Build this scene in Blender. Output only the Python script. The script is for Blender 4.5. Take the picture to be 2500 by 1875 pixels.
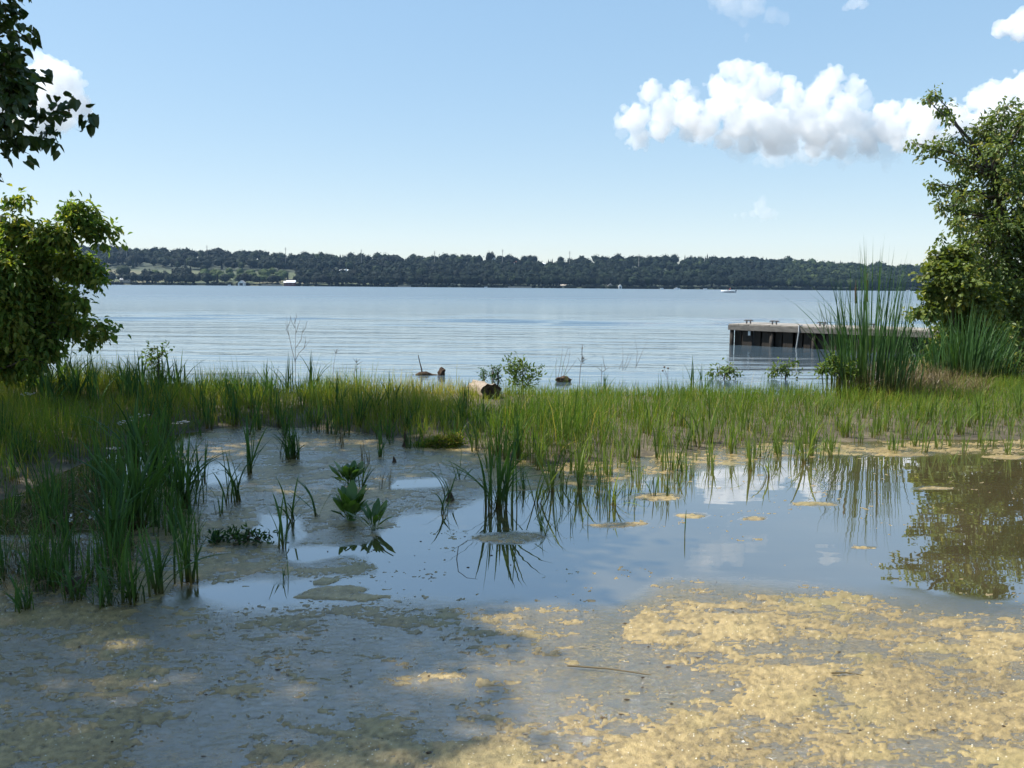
import bpy, math, random
import numpy as np
from mathutils import Matrix, Vector

for o in list(bpy.data.objects):
    bpy.data.objects.remove(o, do_unlink=True)
SC = bpy.context.scene
COL = SC.collection
R = math.radians
rng = np.random.default_rng(7)
random.seed(7)

# ------------------------------------------------------------------ camera
CAM_H, FPX, CX, CY = 1.7, 2100.0, 1250.0, 937.5
PITCH, ROLL = R(6.47), R(0.45)
cd = bpy.data.cameras.new('camera')
cd.sensor_width = 36.0
cd.lens = 36.0 * FPX / 2500.0
cd.clip_start, cd.clip_end = 0.05, 40000.0
cam = bpy.data.objects.new('camera', cd)
CAMROT = (Matrix.Rotation(math.pi / 2 - PITCH, 3, 'X') @ Matrix.Rotation(ROLL, 3, 'Z'))
cam.matrix_world = Matrix.Translation((0, 0, CAM_H)) @ CAMROT.to_4x4()
COL.objects.link(cam)
SC.camera = cam
RM = np.array(CAMROT)

# ------------------------------------------------------------------ sky and sun
SUN_EL, SUN_AZ = R(50), R(-80)            # azimuth measured from the view direction (+Y), negative = to the left
sun_dir = Vector((math.sin(SUN_AZ) * math.cos(SUN_EL), math.cos(SUN_AZ) * math.cos(SUN_EL), math.sin(SUN_EL)))
w = bpy.data.worlds.new('World')
SC.world = w
w.use_nodes = True
wn, wl = w.node_tree.nodes, w.node_tree.links
wn.clear()
sky = wn.new('ShaderNodeTexSky')
sky.sky_type = 'NISHITA'
sky.sun_disc = False
sky.sun_elevation = SUN_EL
sky.sun_rotation = SUN_AZ
sky.altitude = 0
sky.air_density, sky.dust_density, sky.ozone_density = 1.0, 0.25, 4.0
bg = wn.new('ShaderNodeBackground')
bg.inputs['Strength'].default_value = 0.12
SKYV = 2.28
wo = wn.new('ShaderNodeOutputWorld')
gm = wn.new('ShaderNodeGamma')             # the camera's flatter response to the sky
gm.inputs[1].default_value = 0.32
wl.new(sky.outputs[0], gm.inputs[0])
hs_ = wn.new('ShaderNodeHueSaturation')
hs_.inputs['Saturation'].default_value = 1.95
hs_.inputs['Value'].default_value = SKYV
wl.new(gm.outputs[0], hs_.inputs['Color'])
wl.new(hs_.outputs[0], bg.inputs[0])
wl.new(bg.outputs[0], wo.inputs[0])
sd_ = bpy.data.lights.new('sun', 'SUN')
sd_.energy, sd_.angle, sd_.color = 5.0, R(0.53), (1.0, 0.95, 0.87)
sun = bpy.data.objects.new('sun', sd_)
sun.rotation_euler = sun_dir.to_track_quat('Z', 'Y').to_euler()
COL.objects.link(sun)

# ------------------------------------------------------------------ exposure and renderer
vs = SC.view_settings
vs.view_transform, vs.look, vs.gamma, vs.exposure = 'Standard', 'None', 1.0, 0.95
vs.use_curve_mapping = False
SC.render.engine = 'CYCLES'
cy = SC.cycles
cy.max_bounces, cy.diffuse_bounces, cy.glossy_bounces = 26, 3, 3
cy.transmission_bounces, cy.volume_bounces, cy.transparent_max_bounces = 6, 24, 48
cy.caustics_reflective = cy.caustics_refractive = False
cy.sample_clamp_indirect = 4.0
cy.use_adaptive_sampling = True
cy.adaptive_threshold = 0.015
cy.use_denoising = True
try:
    cy.denoiser = 'OPENIMAGEDENOISE'
    cy.denoising_input_passes = 'RGB_ALBEDO_NORMAL'
except Exception:
    pass

# ------------------------------------------------------------------ helpers: picture <-> world
def ray(px, py):
    px, py = np.asarray(px, float), np.asarray(py, float)
    d = np.stack([(px - CX) / FPX, -(py - CY) / FPX, -np.ones_like(px)], -1)
    return d @ RM.T

def G(px, py, z=0.0):
    "point of the level plane z seen at a photo pixel"
    d = ray(px, py)
    t = (z - CAM_H) / d[..., 2]
    return np.array([0, 0, CAM_H]) + d * t[..., None]

def at(px, py, dist):
    "point at depth y = dist seen at a photo pixel"
    d = ray(px, py)
    return np.array([0, 0, CAM_H]) + d * (dist / d[..., 1])[..., None]

def proj(p):
    q = (np.asarray(p, float) - np.array([0, 0, CAM_H])) @ RM
    zz = np.where(-q[..., 2] > 1e-4, -q[..., 2], 1e-4)
    return CX + FPX * q[..., 0] / zz, CY - FPX * q[..., 1] / zz, -q[..., 2]

def smooth(a, b, x):
    t = np.clip((x - a) / (b - a), 0, 1)
    return t * t * (3 - 2 * t)

def h2(ix, iy, s):
    n = (ix.astype(np.int64) * 374761393 + iy.astype(np.int64) * 668265263 + s * 1442695041) & 0xFFFFFFFF
    n = ((n ^ (n >> 13)) * 1274126177) & 0xFFFFFFFF
    n = n ^ (n >> 16)
    return (n & 0xFFFFFF) / float(0xFFFFFF)

def vnoise(x, y, s=0):
    ix, iy = np.floor(x), np.floor(y)
    fx, fy = x - ix, y - iy
    fx, fy = fx * fx * (3 - 2 * fx), fy * fy * (3 - 2 * fy)
    a, b = h2(ix, iy, s), h2(ix + 1, iy, s)
    c, d = h2(ix, iy + 1, s), h2(ix + 1, iy + 1, s)
    return (a * (1 - fx) + b * fx) * (1 - fy) + (c * (1 - fx) + d * fx) * fy

def fbm(x, y, s=0, oct=4, gain=0.5):
    v, amp, tot = 0, 1.0, 0.0
    for k in range(oct):
        v = v + amp * vnoise(x * 2 ** k + 17.3 * k, y * 2 ** k - 9.1 * k, s + k)
        tot += amp
        amp *= gain
    return v / tot

def sdf(poly, x, y):
    "signed distance to a polygon, positive inside"
    poly = np.asarray(poly, float)
    d = np.full(np.shape(x), 1e18)
    ins = np.zeros(np.shape(x), bool)
    n = len(poly)
    for i in range(n):
        ax, ay = poly[i]
        bx, by = poly[(i + 1) % n]
        ex, ey = bx - ax, by - ay
        t = np.clip(((x - ax) * ex + (y - ay) * ey) / (ex * ex + ey * ey + 1e-12), 0, 1)
        d = np.minimum(d, (x - ax - t * ex) ** 2 + (y - ay - t * ey) ** 2)
        c = ((ay > y) != (by > y)) & (x < (bx - ax) * (y - ay) / (by - ay + 1e-12) + ax)
        ins ^= c
    d = np.sqrt(d)
    return np.where(ins, d, -d)

# ------------------------------------------------------------------ helpers: meshes
def tag(o, label=None, cat=None, group=None, kind=None):
    if label: o['label'] = label
    if cat: o['category'] = cat
    if group: o['group'] = group
    if kind: o['kind'] = kind
    return o

def empty(name, loc, rz=0.0, parent=None):
    o = bpy.data.objects.new(name, None)
    o.location = [float(c) for c in loc]
    o.rotation_euler = (0, 0, rz)
    o.empty_display_size = 0.1
    COL.objects.link(o)
    o.parent = parent
    return o

def make_mesh(name, V, F, mats, attrs=None, smooth_shade=False, midx=None):
    "F: int array (n,3) or (n,4), or a list of such arrays"
    V = np.ascontiguousarray(V, np.float32)
    Fs = F if isinstance(F, list) else [F]
    Fs = [np.asarray(f, np.int32) for f in Fs if len(f)]
    me = bpy.data.meshes.new(name)
    me.vertices.add(len(V))
    me.vertices.foreach_set('co', V.ravel())
    nl = sum(f.size for f in Fs)
    npoly = sum(len(f) for f in Fs)
    me.loops.add(nl)
    me.polygons.add(npoly)
    me.loops.foreach_set('vertex_index', np.concatenate([f.ravel() for f in Fs]))
    cnt = np.concatenate([np.full(len(f), f.shape[1], np.int32) for f in Fs])
    st = np.concatenate([[0], np.cumsum(cnt)[:-1]]).astype(np.int32)
    me.polygons.foreach_set('loop_start', st)
    me.polygons.foreach_set('use_smooth', np.full(npoly, smooth_shade, bool))
    for m in (mats if isinstance(mats, (list, tuple)) else [mats]):
        me.materials.append(m)
    if midx is not None:
        me.polygons.foreach_set('material_index', np.asarray(midx, np.int32))
    for k, v in (attrs or {}).items():
        a = me.attributes.new(k, 'FLOAT', 'POINT')
        a.data.foreach_set('value', np.ascontiguousarray(v, np.float32))
    me.update(calc_edges=True)
    me.validate()
    return me

def link(name, me, parent=None, loc=None):
    o = bpy.data.objects.new(name, me)
    COL.objects.link(o)
    o.parent = parent
    if loc is not None: o.location = [float(c) for c in loc]
    return o

class MB:
    "collects primitives and links them as one mesh object"
    def __init__(s):
        s.V, s.T, s.Q, s.n, s.A = [], [], [], 0, []
    def add(s, V, T=None, Q=None, a=0.5):
        V = np.asarray(V, float)
        s.V.append(V)
        if T is not None and len(T): s.T.append(np.asarray(T) + s.n)
        if Q is not None and len(Q): s.Q.append(np.asarray(Q) + s.n)
        s.A.append(np.broadcast_to(np.asarray(a, float), (len(V),)))
        s.n += len(V)
        return s
    def box(s, c, size, rz=0.0, taper=1.0, a=0.5):
        hx, hy, hz = np.asarray(size, float) / 2
        p = np.array([[-hx, -hy, -hz], [hx, -hy, -hz], [hx, hy, -hz], [-hx, hy, -hz],
                      [-hx * taper, -hy * taper, hz], [hx * taper, -hy * taper, hz], [hx * taper, hy * taper, hz], [-hx * taper, hy * taper, hz]])
        ca, sa = math.cos(rz), math.sin(rz)
        p = np.stack([p[:, 0] * ca - p[:, 1] * sa, p[:, 0] * sa + p[:, 1] * ca, p[:, 2]], 1) + np.asarray(c, float)
        q = [[0, 3, 2, 1], [4, 5, 6, 7], [0, 1, 5, 4], [1, 2, 6, 5], [2, 3, 7, 6], [3, 0, 4, 7]]
        return s.add(p, Q=q, a=a)
    def tube(s, pts, rad, sides=6, a=0.5, cap=True):
        pts = np.asarray(pts, float)
        n = len(pts)
        rad = np.broadcast_to(np.asarray(rad, float), (n,))
        tan = np.gradient(pts, axis=0)
        tan /= np.linalg.norm(tan, axis=1, keepdims=True) + 1e-12
        ref = np.array([0.31, 0.17, 0.93]) if abs(tan[0][2]) < 0.8 else np.array([0.93, 0.21, 0.1])
        ang = np.arange(sides) / sides * 2 * math.pi
        rings = []
        for i in range(n):
            u = np.cross(tan[i], ref); u /= np.linalg.norm(u) + 1e-12
            v = np.cross(tan[i], u)
            ref = np.cross(u, tan[i])
            rings.append(pts[i] + rad[i] * (np.cos(ang)[:, None] * u + np.sin(ang)[:, None] * v))
        V = np.concatenate(rings)
        k = np.arange(sides)
        Q = np.concatenate([np.stack([i * sides + k, i * sides + (k + 1) % sides, (i + 1) * sides + (k + 1) % sides, (i + 1) * sides + k], 1) for i in range(n - 1)])
        T = []
        if cap:
            V = np.concatenate([V, pts[:1], pts[-1:]])
            c0, c1 = n * sides, n * sides + 1
            T = [[(j + 1) % sides, j, c0] for j in range(sides)] + [[(n - 1) * sides + j, (n - 1) * sides + (j + 1) % sides, c1] for j in range(sides)]
        return s.add(V, T=T, Q=Q, a=a)
    def mesh(s, name, mat, smooth_shade=False):
        F = []
        if s.T: F.append(np.concatenate(s.T))
        if s.Q: F.append(np.concatenate(s.Q))
        return make_mesh(name, np.concatenate(s.V), F, mat, {'rnd': np.concatenate(s.A)}, smooth_shade)
    def build(s, name, mat, parent=None, smooth_shade=False, loc=None):
        return link(name, s.mesh(name, mat, smooth_shade), parent, loc)

def unit(v):
    return v / (np.linalg.norm(v, axis=-1, keepdims=True) + 1e-12)

# leaf templates: y along the leaf (0..1), x across, z up
def leaf_template(kind):
    if kind == 'heart':
        out = [(0, 0.05), (0.28, -0.03), (0.46, 0.24), (0.25, 0.66), (0, 1.0)]
    elif kind == 'lance':
        out = [(0, 0), (0.10, 0.12), (0.17, 0.35), (0.15, 0.6), (0.07, 0.85), (0, 1.0)]
    elif kind == 'tooth':
        out = [(0, 0), (0.16, 0.14), (0.27, 0.34), (0.19, 0.45), (0.25, 0.60), (0.10, 0.78), (0, 1.0)]
    elif kind == 'vine':
        out = [(0, 0.10), (0.30, -0.08), (0.50, 0.22), (0.34, 0.38), (0.42, 0.66), (0.16, 0.70), (0, 1.0)]
    else:
        out = [(0, 0), (0.18, 0.2), (0.28, 0.5), (0.16, 0.82), (0, 1.0)]
    out = np.array(out)
    m = len(out)
    z = lambda x, y: 0.35 * abs(x) - 0.28 * (y - 0.35) ** 2
    V = [(x, y, z(x, y)) for x, y in out] + [(-x, y, z(x, y)) for x, y in out[1:-1]]
    T = []
    for i in range(1, m - 1):
        T.append((0, i, i + 1))
        li = m + i - 1
        ln = m + i if i + 1 < m - 1 else m - 1
        T.append((0, ln, li))
    return np.array(V, float), np.array(T)

def leaves_arrays(P, D, N, L, kind, rnd):
    tv, tt = leaf_template(kind)
    Y = unit(D)
    X = unit(np.cross(Y, N))
    Z = np.cross(X, Y)
    L = np.asarray(L)[:, None, None]
    V = P[:, None, :] + L * (tv[None, :, 0:1] * X[:, None, :] + tv[None, :, 1:2] * Y[:, None, :] + tv[None, :, 2:3] * Z[:, None, :])
    n, m = len(P), len(tv)
    F = (tt[None] + (np.arange(n) * m)[:, None, None]).reshape(-1, 3)
    return V.reshape(-1, 3), F, np.repeat(rnd, m)

def blades_arrays(B, H, W, lean, bend, rnd, nseg=3, face=None, droop=None):
    "grass blades: base B, height H, width W, lean azimuth, bend 0..1.3"
    n = len(B)
    t = np.linspace(0, 1, nseg + 1)
    bx, by = np.cos(lean), np.sin(lean)
    hor = bend[:, None] * (0.25 * t + 0.75 * t ** 2.2)[None] * H[:, None]
    ver = H[:, None] * (t[None] - 0.32 * bend[:, None] * t[None] ** 2.6)
    if droop is not None:
        ver = ver - droop[:, None] * H[:, None] * np.clip(t[None] - 0.55, 0, 1) ** 1.6
    C = np.stack([B[:, 0:1] + bx[:, None] * hor, B[:, 1:2] + by[:, None] * hor, B[:, 2:3] + ver], -1)
    fa = face if face is not None else rng.uniform(0, 2 * math.pi, n)
    wx, wy = np.cos(fa), np.sin(fa)
    prof = (1 - t ** 1.8) * (0.75 + 0.6 * t) * 0.5
    off = np.stack([wx[:, None] * W[:, None] * prof, wy[:, None] * W[:, None] * prof, np.zeros((n, nseg + 1))], -1)
    Lv, Rv = C - off, C + off
    V = np.concatenate([np.stack([Lv[:, :-1], Rv[:, :-1]], 2).reshape(n, -1, 3), C[:, -1:]], 1)
    m = 2 * nseg + 1
    T = []
    for i in range(nseg - 1):
        a = 2 * i
        T += [(a, a + 1, a + 3), (a, a + 3, a + 2)]
    a = 2 * (nseg - 1)
    T.append((a, a + 1, a + 2))
    F = (np.array(T)[None] + (np.arange(n) * m)[:, None, None]).reshape(-1, 3)
    tt = np.concatenate([np.repeat(t[:-1], 2), [1.0]])
    return V.reshape(-1, 3), F, np.repeat(rnd, m), np.tile(tt, n)

def ico(sub):
    import bmesh
    bm = bmesh.new()
    bmesh.ops.create_icosphere(bm, subdivisions=sub, radius=1.0)
    V = np.array([v.co[:] for v in bm.verts])
    T = np.array([[v.index for v in f.verts] for f in bm.faces])
    bm.free()
    return V, T
ICO1, ICO2 = ico(1), ico(2)

# ------------------------------------------------------------------ materials
def nm(name):
    m = bpy.data.materials.new(name)
    m.use_nodes = True
    m.node_tree.nodes.clear()
    return m, m.node_tree.nodes, m.node_tree.links

def ramp(n, l, src, stops, interp='LINEAR'):
    r = n.new('ShaderNodeValToRGB')
    r.color_ramp.interpolation = interp
    e = r.color_ramp.elements
    while len(e) < len(stops): e.new(0.5)
    for k, (p, c) in enumerate(stops):
        e[k].position = p
        e[k].color = (*c, 1) if len(c) == 3 else c
    l.new(src, r.inputs[0])
    return r.outputs[0]

def attr(n, name):
    a = n.new('ShaderNodeAttribute')
    a.attribute_name = name
    return a.outputs['Fac']

def mixc(n, l, fac, a, b, mode='MIX'):
    m = n.new('ShaderNodeMix')
    m.data_type, m.blend_type = 'RGBA', mode
    for sock, v in ((m.inputs[0], fac), (m.inputs[6], a), (m.inputs[7], b)):
        if hasattr(v, 'is_linked'): l.new(v, sock)
        else: sock.default_value = v if isinstance(v, (int, float)) else ((*v, 1) if len(v) == 3 else v)
    return m.outputs[2]

def math_(n, l, op, a, b=None, clamp=False):
    m = n.new('ShaderNodeMath')
    m.operation, m.use_clamp = op, clamp
    for sock, v in ((m.inputs[0], a), (m.inputs[1], b)):
        if v is None: continue
        if hasattr(v, 'is_linked'): l.new(v, sock)
        else: sock.default_value = v
    return m.outputs[0]

def noise(n, l, scale, detail=3, vec=None, rough=0.5, dist=0.0):
    t = n.new('ShaderNodeTexNoise')
    t.inputs['Scale'].default_value = scale
    t.inputs['Detail'].default_value = detail
    t.inputs['Roughness'].default_value = rough
    t.inputs['Distortion'].default_value = dist
    if vec is not None: l.new(vec, t.inputs['Vector'])
    return t.outputs['Fac']

def coords(n, l, scale=(1, 1, 1)):
    g = n.new('ShaderNodeTexCoord')
    mp = n.new('ShaderNodeMapping')
    mp.inputs['Scale'].default_value = scale
    l.new(g.outputs['Object'], mp.inputs['Vector'])
    return mp.outputs[0]

def bump(n, l, h, strength, dist, normal=None):
    b = n.new('ShaderNodeBump')
    b.inputs['Strength'].default_value = strength
    b.inputs['Distance'].default_value = dist
    l.new(h, b.inputs['Height'])
    if normal is not None: l.new(normal, b.inputs['Normal'])
    return b.outputs[0]

def principled(n, l, **kw):
    p = n.new('ShaderNodeBsdfPrincipled')
    for k, v in kw.items():
        s = p.inputs[k]
        if hasattr(v, 'is_linked'): l.new(v, s)
        else: s.default_value = v if isinstance(v, (int, float)) else ((*v, 1) if len(v) == 3 else v)
    return p

def finish(n, l, sh):
    o = n.new('ShaderNodeOutputMaterial')
    l.new(sh, o.inputs['Surface'])

def leaf_mat(name, stops, trans=0.4, warm=(1.15, 1.1, 0.45), rough=0.45, spec=0.35, tip=None):
    m, n, l = nm(name)
    c = ramp(n, l, attr(n, 'rnd'), stops)
    if tip is not None:                      # colour of the blade itself from base to tip
        c = mixc(n, l, ramp(n, l, attr(n, 'tt'), tip[0]), c, tip[1])
    p = principled(n, l, **{'Base Color': c, 'Roughness': rough, 'Specular IOR Level': spec})
    t = n.new('ShaderNodeBsdfTranslucent')
    l.new(mixc(n, l, 1.0, c, (*warm, 1), 'MULTIPLY'), t.inputs[0])
    mx = n.new('ShaderNodeMixShader')
    mx.inputs[0].default_value = trans
    l.new(p.outputs[0], mx.inputs[1])
    l.new(t.outputs[0], mx.inputs[2])
    finish(n, l, mx.outputs[0])
    return m

def flat_mat(name, c1, c2=None, rough=0.7, scale=8.0, spec=0.3, bumps=0.0, stretch=(1, 1, 1), metal=0.0):
    m, n, l = nm(name)
    co = coords(n, l, stretch)
    f = noise(n, l, scale, 5, co, 0.6)
    c = ramp(n, l, f, [(0.3, c1), (0.7, c2 or c1)])
    kw = {'Base Color': c, 'Roughness': rough, 'Specular IOR Level': spec, 'Metallic': metal}
    if bumps: kw['Normal'] = bump(n, l, noise(n, l, scale * 3, 5, co, 0.65), bumps, 0.02)
    finish(n, l, principled(n, l, **kw).outputs[0])
    return m

M = {}
M['poplar_leaf'] = leaf_mat('poplar_leaf', [(0, (0.032, 0.063, 0.018)), (0.8, (0.057, 0.103, 0.025)), (1, (0.127, 0.161, 0.034))], 0.30, spec=0.5, rough=0.35)
M['elder_leaf'] = leaf_mat('elder_leaf', [(0, (0.06, 0.125, 0.026)), (0.5, (0.12, 0.21, 0.04)), (0.85, (0.19, 0.27, 0.055)), (1, (0.29, 0.31, 0.065))], 0.52)
M['maple_leaf'] = leaf_mat('maple_leaf', [(0, (0.075, 0.12, 0.036)), (0.6, (0.14, 0.20, 0.056)), (0.95, (0.20, 0.24, 0.07)), (1, (0.28, 0.27, 0.08))], 0.5)
M['vine_leaf'] = leaf_mat('vine_leaf', [(0, (0.06, 0.10, 0.025)), (0.6, (0.135, 0.18, 0.036)), (1, (0.29, 0.29, 0.065))], 0.45)
TIP = [(0.0, (0, 0, 0)), (0.75, (0, 0, 0)), (1.0, (0.5, 0.5, 0.5))]
BASE = [(0.0, (1, 1, 1)), (0.22, (0.15, 0.15, 0.15)), (0.4, (0, 0, 0))]
M['grass'] = leaf_mat('grass', [(0, (0.07, 0.135, 0.022)), (0.35, (0.12, 0.20, 0.028)), (0.7, (0.20, 0.245, 0.036)), (0.9, (0.28, 0.26, 0.06)), (1, (0.40, 0.32, 0.14))], 0.5, tip=(BASE, (0.12, 0.095, 0.035)), rough=0.6, spec=0.15)
M['cattail_leaf'] = leaf_mat('cattail_leaf', [(0, (0.027, 0.069, 0.025)), (0.5, (0.056, 0.125, 0.031)), (1, (0.112, 0.200, 0.037))], 0.38, tip=(BASE, (0.10, 0.07, 0.025)), rough=0.55, spec=0.2)
M['bright_leaf'] = leaf_mat('bright_leaf', [(0, (0.075, 0.13, 0.028)), (0.5, (0.115, 0.185, 0.035)), (1, (0.20, 0.25, 0.06))], 0.46, tip=(BASE, (0.12, 0.08, 0.03)), rough=0.5, spec=0.25)
M['dry_leaf'] = leaf_mat('dry_leaf', [(0, (0.085, 0.062, 0.03)), (0.5, (0.16, 0.12, 0.055)), (1, (0.27, 0.21, 0.10))], 0.25, warm=(1.05, 0.97, 0.7))
M['dock_leaf'] = leaf_mat('dock_leaf', [(0, (0.044, 0.106, 0.025)), (1, (0.125, 0.213, 0.037))], 0.38, rough=0.3, spec=0.5)
M['bark'] = flat_mat('bark', (0.05, 0.04, 0.03), (0.13, 0.105, 0.08), 0.85, 14, bumps=0.8, stretch=(1, 1, 0.2))
M['twig'] = flat_mat('twig', (0.07, 0.05, 0.035), (0.14, 0.10, 0.07), 0.8, 20)
M['stem_green'] = flat_mat('stem_green', (0.05, 0.08, 0.025), (0.09, 0.12, 0.04), 0.6, 20)
M['petal'] = leaf_mat('petal', [(0, (0.55, 0.53, 0.50)), (1, (0.80, 0.78, 0.76))], 0.3, warm=(1, 1, 1))
M['rotten'] = flat_mat('rotten', (0.035, 0.022, 0.015), (0.10, 0.065, 0.04), 0.95, 22, bumps=1.0)

# ================================================================== SETTING
# marsh bank: front edge towards the pond, read from the photograph on the level z = 0
FRONT = [(-700, 1400), (-300, 1300), (0, 1215), (120, 1170), (230, 1125), (330, 1090), (420, 1062), (560, 1040), (760, 1045),
         (900, 1058), (1000, 1085), (1120, 1080), (1230, 1115), (1330, 1135), (1500, 1125), (1700, 1098), (1900, 1082), (2200, 1076), (2500, 1072), (3200, 1060)]
fr = G(np.array([p[0] for p in FRONT]), np.array([p[1] for p in FRONT]))[:, :2]

def shore_y(x):
    return 13.6 + 7.3 * smooth(5.6, 9.2, x) + 0.8 * smooth(-3, -8, x) + 0.35 * (vnoise(x * 0.9, x * 0 + 3.1, 5) - 0.5)
xs_ = np.linspace(22, -16, 60)
BANK = np.concatenate([fr, [[26, 9.0]], np.stack([xs_, shore_y(xs_)], 1), [[-20, 14.5], [-20, 3.0]]])

def bank_sd(x, y):
    return sdf(BANK, x, y)

def ground_z(x, y):
    s = bank_sd(x, y)
    z = np.clip(s * 0.11, -0.35, 0.085) + 0.03 * (fbm(x * 1.3, y * 1.3, 3) - 0.5)
    z = z + 0.35 * smooth(2.2, -2.0, y) + 0.16 * smooth(2.3, 1.6, y) + 0.25 * smooth(11, 20, x) * smooth(15, 19, y)
    far = smooth(0, 12, -s) * smooth(16, 30, y)
    return z - 2.6 * far

def axis(parts):
    a = np.concatenate(parts)
    return np.unique(np.round(a, 4))
gx = axis([np.arange(-14, 14.01, 0.16), np.geomspace(14.5, 2400, 26), -np.geomspace(14.5, 2400, 26)])
gy = axis([np.arange(1.0, 21.01, 0.14), -np.geomspace(0.2, 260, 14), np.geomspace(21.5, 2400, 26)])
X, Y = np.meshgrid(gx, gy)
Z = ground_z(X, Y)
def grid_faces(nx, ny):
    i = np.arange(nx - 1)[None] + np.arange(ny - 1)[:, None] * nx
    return np.stack([i, i + 1, i + 1 + nx, i + nx], -1).reshape(-1, 4)
m, n, l = nm('mud')
co = coords(n, l)
c = ramp(n, l, noise(n, l, 3.0, 6, co, 0.65), [(0.3, (0.045, 0.035, 0.02)), (0.55, (0.10, 0.08, 0.045)), (0.75, (0.17, 0.14, 0.085))])
finish(n, l, principled(n, l, **{'Base Color': c, 'Roughness': 0.75, 'Normal': bump(n, l, noise(n, l, 26, 6, co, 0.7), 0.9, 0.03)}).outputs[0])
M['mud'] = m
ground = link('ground', make_mesh('ground', np.stack([X, Y, Z], -1).reshape(-1, 3), grid_faces(len(gx), len(gy)), M['mud'], None, True))
tag(ground, 'brown marsh mud under the grass strip between pond and lake', 'ground', kind='structure')

# ------------------------------------------------------------------ pond water and the floating algae, where the photo shows it
MATS = [  # polygon (photo pixels), emergent algae 0..1, submerged film 0..1, edge softness in pixels
    ([(1545, 1492), (1640, 1440), (1900, 1452), (2120, 1472), (2280, 1500), (2400, 1512), (4600, 1478), (4600, 4600), (1250, 4600), (1480, 1840), (1600, 1780), (1720, 1715), (1860, 1672), (1760, 1630), (1620, 1590), (1560, 1540)], 0.64, 1.0, 58),
    ([(640, 1850), (760, 1815), (900, 1775), (1050, 1815), (1300, 1850), (1420, 1880), (1420, 4600), (640, 4600)], 0.56, 1.0, 50),
    ([(-2600, 1470), (300, 1490), (480, 1478), (700, 1498), (950, 1480), (1250, 1488), (1560, 1500), (1650, 1620), (1850, 1670), (1600, 1790), (1300, 4600), (-2600, 4600)], 0.38, 0.9, 40),
    ([(900, 1690), (1250, 1690), (1500, 1560), (1750, 1600), (1800, 1700), (1500, 1790), (1100, 1770)], -0.22, 0.4, 60),
    ([(380, 1530), (900, 1560), (900, 1650), (500, 1660)], -0.12, 0.2, 50),
    ([(380, 1130), (520, 1050), (760, 1030), (1000, 1060), (1190, 1085), (1245, 1170), (1180, 1208), (1090, 1238), (965, 1252), (945, 1290), (860, 1325), (800, 1352), (900, 1378), (925, 1392), (840, 1400), (620, 1404), (480, 1425), (400, 1450), (300, 1420)], 0.52, 0.9, 22),
    ([(420, 1140), (560, 1130), (590, 1170), (480, 1190), (410, 1180)], -0.6, -0.8, 14),
    ([(640, 1255), (720, 1262), (760, 1300), (700, 1330), (630, 1310)], -0.55, -0.8, 10),
    ([(960, 1170), (1080, 1165), (1080, 1185), (950, 1192)], -0.6, -0.9, 6),
    ([(690, 1330), (900, 1335), (860, 1352), (760, 1368), (690, 1362)], -0.7, -0.9, 8),
    ([(735, 1458), (790, 1432), (870, 1428), (905, 1436), (880, 1446), (955, 1461), (850, 1466)], 0.95, 1.0, 5),
    ([(772, 1416), (800, 1409), (835, 1414), (815, 1425), (780, 1425)], 0.95, 1.0, 4),
    ([(-2600, 1290), (250, 1320), (400, 1430), (330, 1500), (150, 1530), (-2600, 1560)], 0.46, 0.9, 20),
    ([(-2600, 1520), (330, 1520), (420, 1650), (330, 1800), (420, 4600), (-2600, 4600)], 0.16, 0.3, 50),
    ([(1180, 1080), (1400, 1110), (1800, 1085), (4600, 1056), (4600, 1108), (2250, 1106), (1950, 1112), (1650, 1150), (1420, 1185), (1260, 1190), (1190, 1175)], 0.50, 0.5, 12),
]
RAFTS = [(1592, 1213, 66, 9), (1678, 1256, 44, 5), (1833, 1271, 26, 5), (1256, 1313, 80, 14), (1500, 1282, 74, 6), (2000, 1231, 50, 5), (2195, 1109, 76, 6), (2445, 1116, 60, 5), (1260, 1190, 60, 7), (2290, 1190, 50, 3), (2100, 1336, 30, 3)]
MATS_W = []
for poly, e, f, soft in MATS:
    MATS_W.append((np.array(poly, float), e, f, soft))

def cover(x, y):
    "emergent and film density at a point of the pond"
    px, py, _ = proj(np.stack([x, y, np.zeros_like(x)], -1))
    wob = 26 * (fbm(x * 2.1, y * 2.1, 11) - 0.5)
    py2 = py + wob * np.clip((py - 900) / 500, 0.15, 1.6) * 0.9
    px2 = px + 60 * (fbm(x * 2.6, y * 2.6, 21) - 0.5)
    E = np.zeros_like(x)
    Fm = np.full_like(x, 0.0)
    for poly, e, f, soft in MATS_W:
        k = smooth(-soft, soft * 0.6, sdf(poly, px2, py2))
        E = E + e * k
        Fm = Fm + f * k
    for rx, ry, ra, rb in RAFTS:
        k = smooth(1.5, 0.3, ((px2 - rx) / ra) ** 2 + ((py2 - ry) / rb) ** 2)
        E = np.maximum(E, 0.84 * k)
        Fm = np.maximum(Fm, k)
    return np.clip(E, -0.2, 0.95), np.clip(Fm, 0, 1)

# pond sheet, finer where it is near
pu = np.concatenate([np.linspace(-1.3, -0.72, 50)[:-1], np.linspace(-0.72, 0.72, 262), np.linspace(0.72, 1.3, 50)[1:]])
pv = np.geomspace(1.8, 12.4, 250)
U, Vv = np.meshgrid(pu, pv)
PX, PY = U * Vv, Vv
E_, F_ = cover(PX, PY)
gxx = np.array([-30.0])
pond_V = np.stack([PX, PY, np.zeros_like(PX)], -1).reshape(-1, 3)
nb = len(pond_V)
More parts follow.
